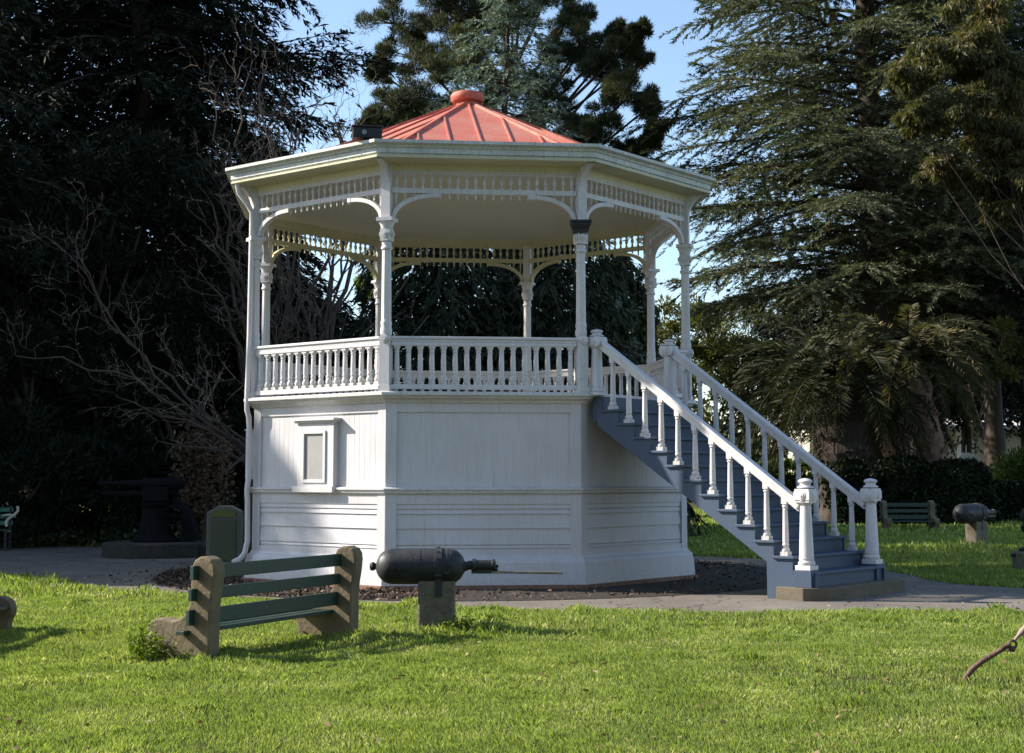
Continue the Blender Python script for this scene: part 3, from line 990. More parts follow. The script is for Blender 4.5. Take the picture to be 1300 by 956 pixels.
mb.bar((.42, -.3, .8), (.2, -.1, .85), .03, .03)
mb.build('handwheel', SHADE_IRON, t)
mb = MB(); mb.tube([(.3, .0, 1.1), (.55, .0, .95), (.66, .0, .6), (.70, 0, .30)], [.08, .10, .16, .2], 12); mb.build('rear_support', SHADE_IRON, t, smooth=True)

# cabinet behind the bandstand
t = thing('utility_cabinet', 'olive grey cabinet with sloping top left of the bandstand', 'cabinet', (-5.23, 27.4, 0), .05)
mb = MB()
pr = [(-.30, 0), (.30, 0), (.30, .92), (.10, 1.02), (-.10, 1.02), (-.30, .90)]
mb.prism([(x, -.25, z) for x, z in pr], (0, .5, 0)); mb.build('body', simple('cabinet_grey', (.10, .10, .085), (.15, .15, .12), .6, 4, .1), t, bevel=.015)
mb = MB(); mb.box((0, -.262, .42), (.46, .02, .74)); mb.build('door', CABG, t, bevel=.006)
mb = MB(); mb.prism([(-.23, -.257, .82), (.23, -.257, .82), (.23, -.257, .90), (.08, -.257, .965), (-.10, -.257, .965), (-.23, -.257, .885)][::-1], (0, -.015, 0)); mb.build('upper_panel', simple('yellow_green', (.09, .10, .02), (.13, .14, .03), .5, 4), t)

# dark mount at the right edge
t = thing('iron_gun_mount', 'dark iron mount on a stone base at the right edge of the lawn', 'gun mount', (8.55, 24.6, 0))
mb = MB(); mb.lathe((0, 0, 0), [(.36, -.02), (.36, .30), (.33, .33)], 8); mb.build('base', STONE2, t, bevel=.02)
mb = MB(); mb.lathe((0, 0, 0), [(.26, .33), (.26, .37), (.18, .40), (.14, .60), (.20, .66), (.22, .74), (.15, .80)], 18); mb.build('pedestal', IRON, t, smooth=True)
mb = MB(); mb.lathe((0, 0, .90), [(.05, -.22), (.13, -.16), (.15, 0), (.15, .5), (.09, .56), (.06, .60), (.06, 1.1), (.03, 1.12)], 18, axis='x'); mb.build('barrel', IRON, t, smooth=True)
mb = MB(); mb.lathe((-.37, -.02, .26), [(.02, -.04), (.03, 0), (.03, .06)], 8, axis='x'); mb.build('lug', IRON, t)

# rusty jointed rod in the near right corner
t = thing('iron_rod', 'rusty jointed iron rod slanting from the grass at the lower right corner', 'rod', (3.40, 11.3, 0))
mb = MB()
mb.tube([(-.06, 0, -.05), (-.02, 0, .03), (.03, 0, .09), (.10, 0, .145), (.17, 0, .185), (.24, 0, .225), (.30, 0, .265)], [.022, .020, .022, .021, .020, .018, .02], 10)
mb.build('lower_rod', RUST, t, smooth=True)
mb = MB()
mb.tube([(.335 + .028 * cos(q), -.01, .275 + .028 * sin(q)) for q in np.linspace(0, 2 * pi, 14)], .010, 8)
mb.tube([(.25, -.02, .25), (.31, -.03, .285)], .015, 8); mb.tube([(.33, -.03, .23), (.335, 0, .25)], .016, 8); mb.box((.325, 0, .235), (.03, .05, .03))
mb.build('ring_joint', RUST, t, smooth=True)
mb = MB()
mb.tube([(.35, 0, .30), (.38, 0, .335), (.41, 0, .365), (.50, 0, .45), (.80, 0, .74), (1.05, 0, .98)], [.012, .014, .026, .027, .027, .027], 10)
mb.build('upper_rod', simple('pinkish_iron', (.22, .14, .12), (.32, .22, .19), .6, 30, .3, 60), t, smooth=True)
mb = MB(); mb.lathe((1.08, 0, 0), [(.06, -.05), (.05, .05), (.045, 1.0), (.06, 1.03), (.02, 1.06)], 12); mb.build('upright', RUST, t, smooth=True)

# ------------------------------------------------------------------ vegetation
def W(px, py, Y):       # world point seen at photo pixel, at depth Y (used to read sizes off the photograph)
    a = (px - 650) / 1894.1; b = -(py - 433) / 1894.1
    c, s = cos(.0924), sin(.0924)
    r = np.array([a, c - b * s, s + b * c])
    return r * Y / r[1] + np.array([0, 0, 1.5])
def WX(px, Y): return (px - 650) / 1894.1 * Y

CEDAR = foliage('cedar_needles', (.045, .056, .032), (.13, .145, .082), (.22, .19, .09), .15, .7, .65)
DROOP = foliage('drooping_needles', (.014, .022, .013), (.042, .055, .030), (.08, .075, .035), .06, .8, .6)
DARKC = foliage('dark_needles', (.0055, .009, .005), (.015, .022, .011), (.032, .040, .018), .02, .8, .6)  # near-black leaf colour carries the shade of the backlit conifers
SPRUCE = foliage('spruce_needles', (.07, .095, .08), (.21, .26, .215), (.30, .34, .28), .1, .7, .6)
PINE = foliage('pine_needles', (.018, .028, .015), (.080, .088, .040), (.16, .13, .05), .12, .7, .6)
OLIVE = foliage('olive_leaves', (.035, .045, .012), (.11, .115, .03), (.22, .17, .05), .25, .6, .6)
EUCA = foliage('eucalyptus_leaves', (.030, .034, .014), (.105, .098, .036), (.20, .12, .06), .3, .5, .7)
BUSHG = foliage('bush_leaves', (.035, .065, .012), (.10, .15, .025), (.16, .17, .04), .25, .6, .6)
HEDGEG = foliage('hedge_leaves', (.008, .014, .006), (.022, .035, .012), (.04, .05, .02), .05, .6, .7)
IVYG = foliage('ivy_leaves', (.015, .028, .01), (.06, .085, .03), (.22, .24, .14), .1, .35, .8, spec=.5)
PALMG = foliage('palm_leaflets', (.018, .022, .012), (.052, .055, .026), (.11, .085, .04), .12, .7, .7, nscale=.8)
PALMB = foliage('palm_leaflets_brown', (.028, .031, .015), (.10, .09, .040), (.32, .22, .12), .2, .7, .7, nscale=.8)
GOLD = foliage('yellow_green_leaves', (.07, .11, .012), (.18, .24, .03), None, .3, .6, .7)


LIT_TWIG = simple('sunlit_twigs', (.16, .12, .092), (.33, .26, .205), .8, 6)  # paler than the bark: sun on the branch tips put into the colour
def twigs_leaves(P, D, Lt, n, ll, lw, droop=.15, spreadd=.8):
    """P,D (M,3) twig base & dir, Lt (M,) length; n leaves each, alternating"""
    M = len(P)
    t = RNG.random((M, n)) ** .8
    D = unit(D)
    up = np.array([0, 0, 1.0])
    side = unit(np.cross(D, up) + 1e-6)
    pos = P[:, None] + D[:, None] * (t * Lt[:, None])[..., None]
    pos[..., 2] -= droop * (t ** 2) * Lt[:, None]
    sg = RNG.choice([-1, 1], (M, n))[..., None]
    d = D[:, None] * RNG.uniform(.4, 1.2, (M, n, 1)) + side[:, None] * sg * RNG.uniform(.1, 1, (M, n, 1)) * spreadd
    d[..., 2] += RNG.normal(-droop * .8, .28, (M, n))
    s = RNG.normal(size=(M, n, 3)) * .6 + side[:, None]
    k = M * n
    return leaf_quads(pos.reshape(k, 3), d.reshape(k, 3), s.reshape(k, 3), RNG.uniform(.6, 1.3, k) * ll, RNG.uniform(.7, 1.3, k) * lw)


def conifer(name, label, base, H, zmin, rad, nb, mat, rt=.35, slope=.1, droop=.35, ntw=26, nl=14, ll=.22, lw=.045, shape=None, twig=.32,
            group='conifers behind the bandstand', bark=None, lat=.9, tdroop=.25, seedn=None, cat='conifer tree', azr=None, extra=(), tmin=.12):
    t = thing(name, label, cat, (base[0], base[1], 0), 0, group)
    tr = MB()
    zz = np.linspace(-.2, H, 9)
    bend = [(.12 * sin(z * .5 + base[0]), .12 * cos(z * .4 + base[1]), z) for z in zz]
    tr.tube(bend, [max(.03, rt * (1 - z / H) ** .8 * (1.35 if z < .5 else 1)) if z > 0 else rt * 1.4 for z in zz], 10)
    out = []
    shape = shape or (lambda f: (1 - f) ** .75)
    items = []
    for i in range(nb):
        f = (i + RNG.random()) / nb
        z = zmin + (H - zmin) * f ** 1.05
        az = i * 2.39996 + RNG.normal(0, .3)
        Lb = rad * shape(min(.999, (z - zmin) / (H - zmin))) * RNG.uniform(.72, 1.15) + .25
        items.append((z, az, Lb, slope + RNG.normal(0, .07), droop))
    items += list(extra)
    for (z, az, Lb, e, g) in items:
        dr = np.array([cos(az), sin(az), 0])
        P0 = np.array([.12 * sin(z * .5 + base[0]), .12 * cos(z * .4 + base[1]), z])
        def pt(q): 
            q = np.asarray(q)[..., None]
            return P0 + dr * Lb * q + np.array([0, 0, 1.0]) * (e * q - g * q * q) * Lb
        qs = np.linspace(0, 1, 5)
        r0 = max(.014, .0105 * Lb + .008)
        tr.tube(pt(qs), [r0 * (1 - .85 * q) for q in qs], 5, caps=False)
        m = max(6, int(ntw * Lb / rad + 4))
        q = np.linspace(tmin, 1, m) + RNG.normal(0, .02, m)
        P = pt(q)
        tang = dr * 1.0 + np.array([0, 0, 1.0]) * (e - 2 * g * q)[:, None]
        sidev = np.array([-dr[1], dr[0], 0])
        sg = np.where(np.arange(m) % 2 == 0, 1, -1)[:, None]
        D = tang * RNG.uniform(.5, .9, (m, 1)) + sidev * sg * lat * RNG.uniform(.5, 1.2, (m, 1))
        D[:, 2] += RNG.normal(-.10, .22, m); P[:, 2] += RNG.normal(0, .05, m)
        Lt = Lb * twig * (1.15 - np.abs(q - .45)) * RNG.uniform(.6, 1.2, m) + .15
        Lt[-2:] *= .7
        hi = z > 4.0 + .34 * base[1] or base[0] < -.40 * base[1] - 3     # far above / beside the picture: coarser
        out.append(twigs_leaves(P, D, Lt, max(4, nl // 4) if hi else nl, ll * (1.6 if hi else 1), lw * (2.2 if hi else 1), tdroop))
    tr.build('trunk', bark or BARK, t, smooth=True)
    big_mesh('crown', np.concatenate(out), 4, mat, t)
    return t


def clump_leaves(c, r, n, ll, lw, hollow=.3, hang=0.0, outw=.7, upb=0.0):
    c = np.array(c); r = np.broadcast_to(np.array(r, float), (3,))
    d = unit(RNG.normal(size=(n, 3)))
    rr = (hollow ** 3 + RNG.random(n) * (1 - hollow ** 3)) ** (1 / 3)
    p = c + d * rr[:, None] * r
    dd = d * outw + RNG.normal(size=(n, 3)) * .5
    dd[:, 2] += -hang + upb
    s = RNG.normal(size=(n, 3))
    return leaf_quads(p, dd, s, RNG.uniform(.6, 1.3, n) * ll, RNG.uniform(.7, 1.3, n) * lw)


def clumpy_tree(name, label, base, trunk_top, lobes, mat, rt=.25, sub=10, leaves=260, ll=.16, lw=.05, hang=0.0, group=None, bark=None,
                subr=(.22, .4), cat='tree', upb=.0, outw=.7, hollow=.3, limb=1.0):
    """lobes: (x, y, z, rx, ry, rz) relative to base; each filled with leafy sub-clumps on limbs"""
    t = thing(name, label, cat, (base[0], base[1], 0), 0, group)
    tr = MB()
    top = np.array(trunk_top, float)
    zz = np.linspace(-.03, 1, 7)
    tr.tube([(top[0] * q ** 1.5 + .1 * sin(6 * q), top[1] * q ** 1.5, top[2] * q) for q in zz], [rt * (1.15 - .8 * max(q, 0)) for q in zz], 10)
    out = []
    for (x, y, z, rx, ry, rz) in lobes:
        c = np.array([x, y, z])
        qz = min(.97, max(z * .55, z - 3.5) / top[2])
        a = np.array([top[0] * qz ** 1.5 + .1 * sin(6 * qz), top[1] * qz ** 1.5, top[2] * qz])
        mid = (a + c) / 2 + np.array([0, 0, -.08 * np.linalg.norm(c - a)])
        tr.tube([a, mid, c], [rt * .35 * limb, rt * .22 * limb, rt * .08], 6, caps=False)
        for _ in range(sub):
            d = unit(RNG.normal(size=3)) * (RNG.random() ** .4)
            cc = c + d * np.array([rx, ry, rz])
            rr = RNG.uniform(*subr) * min(rx, rz) * np.array([1.15, 1.15, .8])
            tr.tube([c, (c + cc) / 2 + np.array([0, 0, .05]), cc], [rt * .09, rt * .05, .012], 4, caps=False)
            out.append(clump_leaves(cc, rr, leaves, ll, lw, hollow, hang, outw, upb))
    tr.build('trunk', bark or BARK, t, smooth=True)
    big_mesh('crown', np.concatenate(out), 4, mat, t)
    return t


def bare_tree(label, base, seed, targets, rt=.13, dens=1.0, mid=(0, 0, 2.2), group='leafless trees left of the bandstand'):
    """crooked limbs grown towards the given crown points, with short crooked side twigs"""
    rnd = np.random.default_rng(seed)
    t = thing('bare_tree', label, 'bare tree', (base[0], base[1], 0), 0, group)
    tr = MB(); br = MB(); tw = MB()
    mid = np.array(mid, float)
    tr.tube([(0, 0, -.1), mid * .35 + rnd.normal(0, .05, 3), mid * .7, mid], [rt * 1.25, rt, rt * .9, rt * .75], 9)
    def limb(a, b, r, lev):
        L = np.linalg.norm(b - a)
        n = max(3, int(L / (.42 if lev == 0 else .2)))
        n = min(n, 14)
        q = np.linspace(0, 1, n + 1)[:, None]
        amp = L * (.045 if lev == 0 else .075)
        off = np.cumsum(rnd.normal(0, 1, (n + 1, 3)), 0); off -= q * off[-1] + (1 - q) * off[0]
        pts = a + (b - a) * q + off * amp / math.sqrt(n) * 1.6
        if lev == 0: pts[:, 2] += np.sin(q[:, 0] * pi) * L * rnd.uniform(-.06, .14)
        pts[:, 2] = np.maximum(pts[:, 2], .3)
        rr = [r * (1 - .72 * x) for x in q[:, 0]]
        (br if lev < 2 else tw).tube(pts, rr, 6 if lev == 0 else 4 if lev == 1 else 3, caps=False)
        if lev >= 4 or L < .12: return
        k0 = 2 if lev == 0 else 1
        d0 = (b - a) / L
        for i in range(k0, n + 1):
            if rnd.random() > (.62 if lev == 0 else .55 if lev < 3 else .42) * dens: continue
            for _ in range(2 if (i == n and lev < 4) else 1):
                side = rnd.normal(0, 1, 3) * np.array([1, 1, .9]); side -= d0 * side.dot(d0); side /= np.linalg.norm(side)
                an = rnd.uniform(.45, 1.15)
                d = d0 * cos(an) + side * sin(an) + np.array([0, 0, .12])
                f = 1 - .5 * i / n
                ln = min(L * rnd.uniform(.22, .42) * (.6 + f * .6), 2.0) * (1 if lev else .75)
                limb(pts[i], pts[i] + d * ln, max(rr[min(i, n)] * .52, .0035), lev + 1)
    for tg in targets:
        c = W(*tg) - np.array([base[0], base[1], 0])
        limb(mid * rnd.uniform(.55, 1.0), c, rt * rnd.uniform(.32, .5), 0)
    tr.build('trunk', BARKG, t, smooth=True); br.build('branches', BARKG, t); tw.build('twigs', LIT_TWIG, t)
    return t

def ell(px, py, Y, rpx, base, ry=1.6, rz=None):
    """lobe from photo reading: centre pixel, radius in pixels at depth Y -> relative lobe"""
    c = W(px, py, Y); k = Y / 1894.1
    return (c[0] - base[0], c[1] - base[1], c[2], rpx * k, ry, (rz or rpx * .75) * k)

# ---- right: big cedar with layered boughs
conifer('cedar_tree', 'tall grey green cedar with layered drooping boughs right of the bandstand', (WX(1112, 56), 56), 37, 8.0, 8.3, 310, CEDAR, rt=.66,
        slope=.16, droop=.19, ntw=46, nl=72, ll=.21, lw=.040, shape=lambda f: (.86 + .7 * f) if f < .2 else max(.12, 1 - (f - .2) * 1.3), twig=.25, tmin=.14, tdroop=.14)
# darker conifers at the right edge
conifer('fir_tree', 'dark fir rising behind the cedar at the right edge of the photo', (WX(1262, 62), 62), 31, 7.5, 4.8, 170, DARKC, rt=.42,
        slope=.0, droop=.3, ntw=26, nl=16, ll=.26, lw=.06, shape=lambda f: (1 - f) ** .5)
conifer('fir_tree', 'dark fir partly cut by the right edge behind the round green bushes', (WX(1335, 56), 56), 29, 6.5, 4.6, 150, DARKC, rt=.4,
        slope=.0, droop=.3, ntw=26, nl=16, ll=.26, lw=.06, shape=lambda f: (1 - f) ** .5)
conifer('fir_tree', 'olive fir standing behind the palms and the large cedar', (WX(1165, 65), 65), 19, 7.6, 4.6, 140, PINE, rt=.35,
        slope=.0, droop=.3, ntw=24, nl=14, ll=.28, lw=.06, shape=lambda f: (1 - f) ** .6)

# eucalyptus hanging into the upper right
eb = (WX(1345, 33), 33)
L_ = [ell(*q) for q in [(1150, 95, 33, 26, eb, .9), (1195, 75, 33, 40, eb, 1.2), (1240, 60, 33, 45, eb, 1.2), (1290, 95, 33, 50, eb, 1.4), (1215, 140, 33, 38, eb, 1.1),
      (1265, 175, 33, 42, eb, 1.3), (1165, 150, 33, 22, eb, .8), (1290, 235, 33, 34, eb, 1.1), (1185, 215, 34, 24, eb, .8), (1240, 20, 33, 40, eb, 1.1), (1230, 235, 34, 26, eb, .9), (1275, 140, 34, 40, eb, 1.2), (1300, 190, 33, 40, eb, 1.2), (1255, 95, 34, 40, eb, 1.2), (1290, 260, 34, 34, eb, 1.0)]]
clumpy_tree('eucalyptus_tree', 'eucalyptus with hanging olive and reddish leaves in the upper right corner', eb, (-.6, 0, 13), L_, EUCA, rt=.16, limb=.3, sub=18, leaves=190, ll=.19, lw=.042,
            hang=1.0, bark=BARK, subr=(.3, .5), group=None, outw=.4)

# ---- centre: monterey pine, blue spruce, dark drooping conifers
pb = (WX(640, 60), 60)
lob = [(500, 30, 45), (560, 10, 50), (530, 75, 48), (480, 90, 22), (490, 150, 30), (520, 130, 42), (475, 160, 18), (555, 150, 40), (600, 60, 45), (650, 20, 45), (720, 25, 38),
       (735, 70, 48), (700, 120, 45), (765, 100, 40), (785, 45, 15), (810, 45, 13), (808, 75, 20), (800, 120, 36), (760, 160, 34), (825, 135, 18), (830, 170, 14),
       (790, 200, 26), (740, 190, 22), (820, 190, 16), (640, 100, 40), (620, -20, 60), (700, -30, 50), (540, -40, 50), (500, 200, 28), (580, 190, 34), (800, 240, 24), (735, 60, 36), (830, 215, 15), (570, 90, 40), (610, 130, 34), (670, 160, 36), (720, 150, 34), (770, 70, 22), (750, 215, 26), (520, 175, 30), (660, -5, 40), (590, 20, 44)]
L_ = [ell(px, py, 60 + RNG.uniform(-2.5, 2.5), r, pb, 1.5, r * .7) for px, py, r in lob]
clumpy_tree('pine_tree', 'broad dark Monterey pine with clumpy crown against the sky behind the roof', pb, (.5, 0, 19), L_, PINE, rt=.5, sub=18, leaves=380, ll=.27, lw=.028,
            group=None, subr=(.18, .42), upb=.8, cat='pine tree', hollow=.0, limb=.6)
conifer('spruce_tree', 'blue grey spruce with pointed top rising directly behind the red roof', (WX(640, 46), 46), 17.8, 3.0, 5.0, 210, SPRUCE, rt=.3, slope=.10, droop=.16, ntw=26, nl=18,
        ll=.17, lw=.04, shape=lambda f: (1 - f) ** .8, twig=.26, lat=.8, group=None)
for i, (px, Y, H, lb) in enumerate([(545, 39, 9.5, 'left of the two dark drooping conifers seen between the bandstand posts'),
                                     (700, 40, 9.8, 'right of the two dark drooping conifers seen between the bandstand posts'),
                                     (780, 47, 8.8, 'dark conifer seen beside the right rear post of the bandstand')]):
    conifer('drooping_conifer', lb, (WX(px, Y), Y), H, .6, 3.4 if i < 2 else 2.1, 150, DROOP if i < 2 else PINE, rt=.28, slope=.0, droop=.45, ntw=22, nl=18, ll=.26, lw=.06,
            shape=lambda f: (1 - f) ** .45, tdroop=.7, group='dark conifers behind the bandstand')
bb = (WX(468, 48), 48)
clumpy_tree('yellow_green_tree', 'small bright yellow green tree glimpsed left of the front left post', bb, (0, 0, 6), [ell(462, 372, 48, 24, bb, .8), ell(478, 352, 48, 18, bb, .7)], GOLD, rt=.12, sub=8, leaves=160, ll=.14, lw=.06, group=None)
# olive trees in the gap beyond the stairs
for px, Y, h, r, lb in [(862, 66, 9.8, 46, 'olive tree beyond the bandstand nearest its right post'), (905, 74, 10.5, 46, 'pale olive tree beyond the palm, middle of the three'),
                        (952, 80, 11.6, 44, 'highest of the three pale olive trees beyond the palm')]:
    b_ = (WX(px, Y), Y)
    k = Y / 1894.1
    cz = h - r * k * .9
    clumpy_tree('olive_tree', lb, b_, (0, 0, cz), [(0, 0, cz, r * k, 1.6, r * k * .8), (-.8 * r * k, 0, cz - 1.5, r * k * .7, 1.3, r * k * .7), (.8 * r * k, .3, cz - 1.3, r * k * .7, 1.3, r * k * .7), (0, -.5, cz - 3, r * k, 1.3, r * k * .9)],
                OLIVE, rt=.2, sub=13, leaves=170, ll=.24, lw=.08, group='olive trees beyond the stairs')

# ---- left: dark mass of conifers
for px, Y, H, R_, lb in [(-70, 41, 24, 4.6, 'dark conifer cut by the left edge of the photo'), (60, 43, 26, 5.0, 'dark conifer with bare lower trunk second from the left edge'),
                         (165, 41, 27, 4.8, 'dark conifer between the left edge and the bandstand, third from left'), (238, 43, 26, 4.3, 'dark conifer whose long bough reaches towards the roof')]:
    ex = []
    if px == 238: ex = [(13.8, -.05, 5.4, .02, .04), (13.95, .0, 5.0, .03, .03), (13.7, .1, 4.4, .02, .04), (12.2, .1, 4.4, .1, .16), (13.6, -.1, 4.3, .3, .1), (13.3, .3, 4.0, .28, .1)]
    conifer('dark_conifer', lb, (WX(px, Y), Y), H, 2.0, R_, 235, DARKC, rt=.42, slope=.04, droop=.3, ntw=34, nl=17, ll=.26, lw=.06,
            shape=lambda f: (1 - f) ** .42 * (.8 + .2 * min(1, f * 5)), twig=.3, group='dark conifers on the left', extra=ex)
conifer('dark_conifer', 'dark conifer with high first boughs overhanging the left path', (-14.2, 32.5), 24, 6.8, 4.6, 190, DARKC, rt=.42, slope=.04, droop=.26, ntw=30, nl=17, ll=.26, lw=.06,
        shape=lambda f: (1 - f) ** .42, twig=.3, group='dark conifers on the left')
for px, Y, H, lb in [(30, 33.5, 8.5, 'lowest columnar yew left of the ivy'), (120, 34.5, 9.5, 'columnar yew behind the pedestal gun muzzle'), (215, 35, 8.8, 'columnar yew behind the pedestal gun'),
                     (310, 37, 8.0, 'columnar yew beside the left edge of the bandstand')]:
    b_ = (WX(px, Y), Y)
    lobs = [(RNG.normal(0, .5), RNG.normal(0, .4), z, 1.35, 1.1, .9) for z in np.arange(.8, H, .9)]
    clumpy_tree('yew_tree', lb, b_, (0, 0, H * .9), lobs, DARKC, rt=.2, sub=9, leaves=260, ll=.22, lw=.06, group='yews on the left', subr=(.4, .6), upb=.5, cat='yew')
for px, Y, H, lb in [(420, 56, 8.0, 'far dark tree seen between the two left rear posts'), (345, 52, 9.0, 'far dark tree behind the leafless branches beside the left posts'), (330, 62, 16, 'tallest far dark tree rising behind the leafless tree'), (1300, 74, 17, 'far dark tree at the right edge above the porch'), (1225, 78, 15, 'far dark tree above the porch behind the leaning palm'), (1140, 73, 13, 'far dark tree above the porch between the two palm trunks'), (1040, 76, 12, 'far dark tree left of the porch behind the thick palm')]:
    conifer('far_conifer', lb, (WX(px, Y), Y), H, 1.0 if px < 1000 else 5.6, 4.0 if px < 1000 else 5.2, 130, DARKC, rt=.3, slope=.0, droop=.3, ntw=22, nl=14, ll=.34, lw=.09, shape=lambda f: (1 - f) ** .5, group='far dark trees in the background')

bare_tree('wide leafless tree with pale crooked branches reaching left over the pedestal gun', (WX(322, 30.6), 30.6), 5,
          [(58, 300, 29.8), (95, 318, 30.3), (20, 452, 29.8), (150, 505, 29.3), (250, 520, 28.8), (285, 600, 28.8), (200, 560, 29)], dens=1.1, rt=.12, mid=(.1, 0, 2.3))

bare_tree('leafless tree whose fine twigs stand against the dark conifers above the left eave', (WX(352, 34), 34), 12,
          [(250, 195, 34), (275, 150, 34), (300, 105, 34.5), (335, 95, 34), (365, 110, 34), (400, 140, 33.5), (425, 150, 34), (290, 230, 33), (320, 180, 34), (270, 260, 33), (250, 300, 33), (360, 160, 34), (290, 330, 32.5), (265, 360, 32.5)], dens=.95, rt=.14, mid=(.0, 0, 4.0))
bare_tree('leafless tree seen through the bandstand between its left posts', (WX(405, 33), 33), 23,
          [(345, 420, 32), (360, 350, 32), (385, 310, 32), (420, 300, 33), (450, 290, 33), (465, 340, 32.5), (470, 430, 32), (440, 400, 32), (395, 380, 32), (440, 165, 34), (465, 150, 34.5), (478, 170, 34), (455, 185, 34), (520, 350, 33), (545, 400, 33)], dens=.8, rt=.13, mid=(-.2, 0, 4.2))

# unseen trees added behind the camera to hold sky light off the front
for x, y, H, lb in [(-17, -11, 17, 'added unseen tree behind the camera screening the sky, far left of its row'), (-6, -14, 19, 'added unseen tree behind the camera screening the sky, left of the middle'), (6, -13, 18, 'added unseen tree behind the camera screening the sky, right of the middle'), (17, -10, 17, 'added unseen tree behind the camera screening the sky, far right of its row')]:
    clumpy_tree('sky_screen_tree', lb, (x, y), (0, 0, H * .7), [(RNG.normal(0, 2.6), RNG.normal(0, 1.5), z, 3.0, 2.4, 2.0) for z in np.linspace(2.6, H - 2, 9)], DARKC, rt=.4, sub=10, leaves=60, ll=.9, lw=.5, group='added trees screening sky light', subr=(.4, .6))

# trees just outside the left of the frame: they throw the shade that lies on the left path
for x, y, H, R_, lb in [(-25, 27.9, 16.8, 3.3, 'nearest dark conifer outside the left edge'), (-26, 34.5, 15.5, 3.6, 'middle dark conifer outside the left edge'), (-29, 39, 15, 3.6, 'farthest dark conifer outside the left edge')]:
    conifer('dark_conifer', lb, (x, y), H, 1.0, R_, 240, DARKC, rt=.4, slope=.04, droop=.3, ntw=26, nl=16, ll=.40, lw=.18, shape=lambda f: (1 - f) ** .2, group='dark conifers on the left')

# ---- palms
def palm(label, base, h, rt, nf, L, mat, lean=(0, 0), az0=None, trunkmat=None):
    t = thing('palm_tree', label, 'palm', (base[0], base[1], 0), 0, 'date palms beyond the stairs')
    mb = MB()
    zz = np.linspace(-.02, 1, 14)
    mb.tube([(lean[0] * q * q, lean[1] * q * q, h * q) for q in zz], [rt * (1.15 if q < .1 else (1.0 + .10 * ((i % 2))) * (1 if q < .8 else 1.25)) for i, q in enumerate(zz)], 14)
    for k in range(110):       # old leaf bases
        q = RNG.random(); a = RNG.uniform(0, 2 * pi); r = rt * 1.02
        c = np.array([lean[0] * q * q + r * cos(a), lean[1] * q * q + r * sin(a), h * q])
        mb.bar(c, c + np.array([cos(a) * .10, sin(a) * .10, .16]), .12, .05, up=(cos(a), sin(a), .3))
    mb.build('trunk', trunkmat or BARK, t)
    C = np.array([lean[0], lean[1], h + .15])
    ra = MB(); out = []
    for k in range(nf):
        a = k * 2.39996 + RNG.normal(0, .15)
        el = 1.30 - 1.35 * (k / nf) ** .9 + RNG.normal(0, .08)      # top ones upright, lower hang
        Lf = L * RNG.uniform(.8, 1.08)
        u = np.array([cos(a), sin(a), 0])
        n = 9; p = C.copy(); pts = [p]; e = el
        for i in range(n):
            e -= (.13 + .10 * i / n) * (1.0 + .2 * cos(el))
            e = max(e, -1.2)
            p = p + (u * cos(e) + np.array([0, 0, sin(e)])) * Lf / n
            pts.append(p)
        pts = np.array(pts)
        ra.tube(pts, [.035 * (1 - .8 * i / n) for i in range(n + 1)], 5, caps=False)
        m = 120
        q = np.linspace(.12, .99, m) * n
        i0 = np.minimum(q.astype(int), n - 1); fr_ = (q - i0)[:, None]
        P = pts[i0] * (1 - fr_) + pts[i0 + 1] * fr_
        T = unit(pts[i0 + 1] - pts[i0])
        S = np.array([-sin(a), cos(a), 0])
        Nn = unit(np.cross(T, np.broadcast_to(S, T.shape)))
        Nn *= np.sign(Nn[:, 2:3] + 1e-6)
        sg = np.where(np.arange(m) % 2 == 0, 1, -1)[:, None]
        D = T * .75 + S * sg * .75 + Nn * RNG.uniform(-.35, .25, (m, 1)) + RNG.normal(0, .08, (m, 3))
        ll = Lf * .13 * np.sin(np.clip(q / n, .08, 1) * pi * .9 + .25) + .05
        out.append(leaf_quads(P, D, np.cross(D, S) + RNG.normal(0, .2, (m, 3)), ll, .06))
    ra.build('frond_stems', PALMG, t)
    big_mesh('fronds', np.concatenate(out), 4, mat, t)
    return t
palm('large dark date palm with thick trunk beyond the stairs', (WX(1070, 51), 51), 4.5, .80, 84, 4.9, PALMG, lean=(-.1, 0))
palm('date palm with leaning reddish trunk and brown sunlit top fronds', (WX(1190, 50), 50), 5.3, .42, 56, 3.9, PALMB, lean=(-1.0, 0), trunkmat=BARKR)
palm('slim date palm between the thick trunk and the leaning one', (WX(1136, 55), 55), 5.2, .44, 34, 3.2, PALMG, lean=(.1, 0), trunkmat=BARKR)

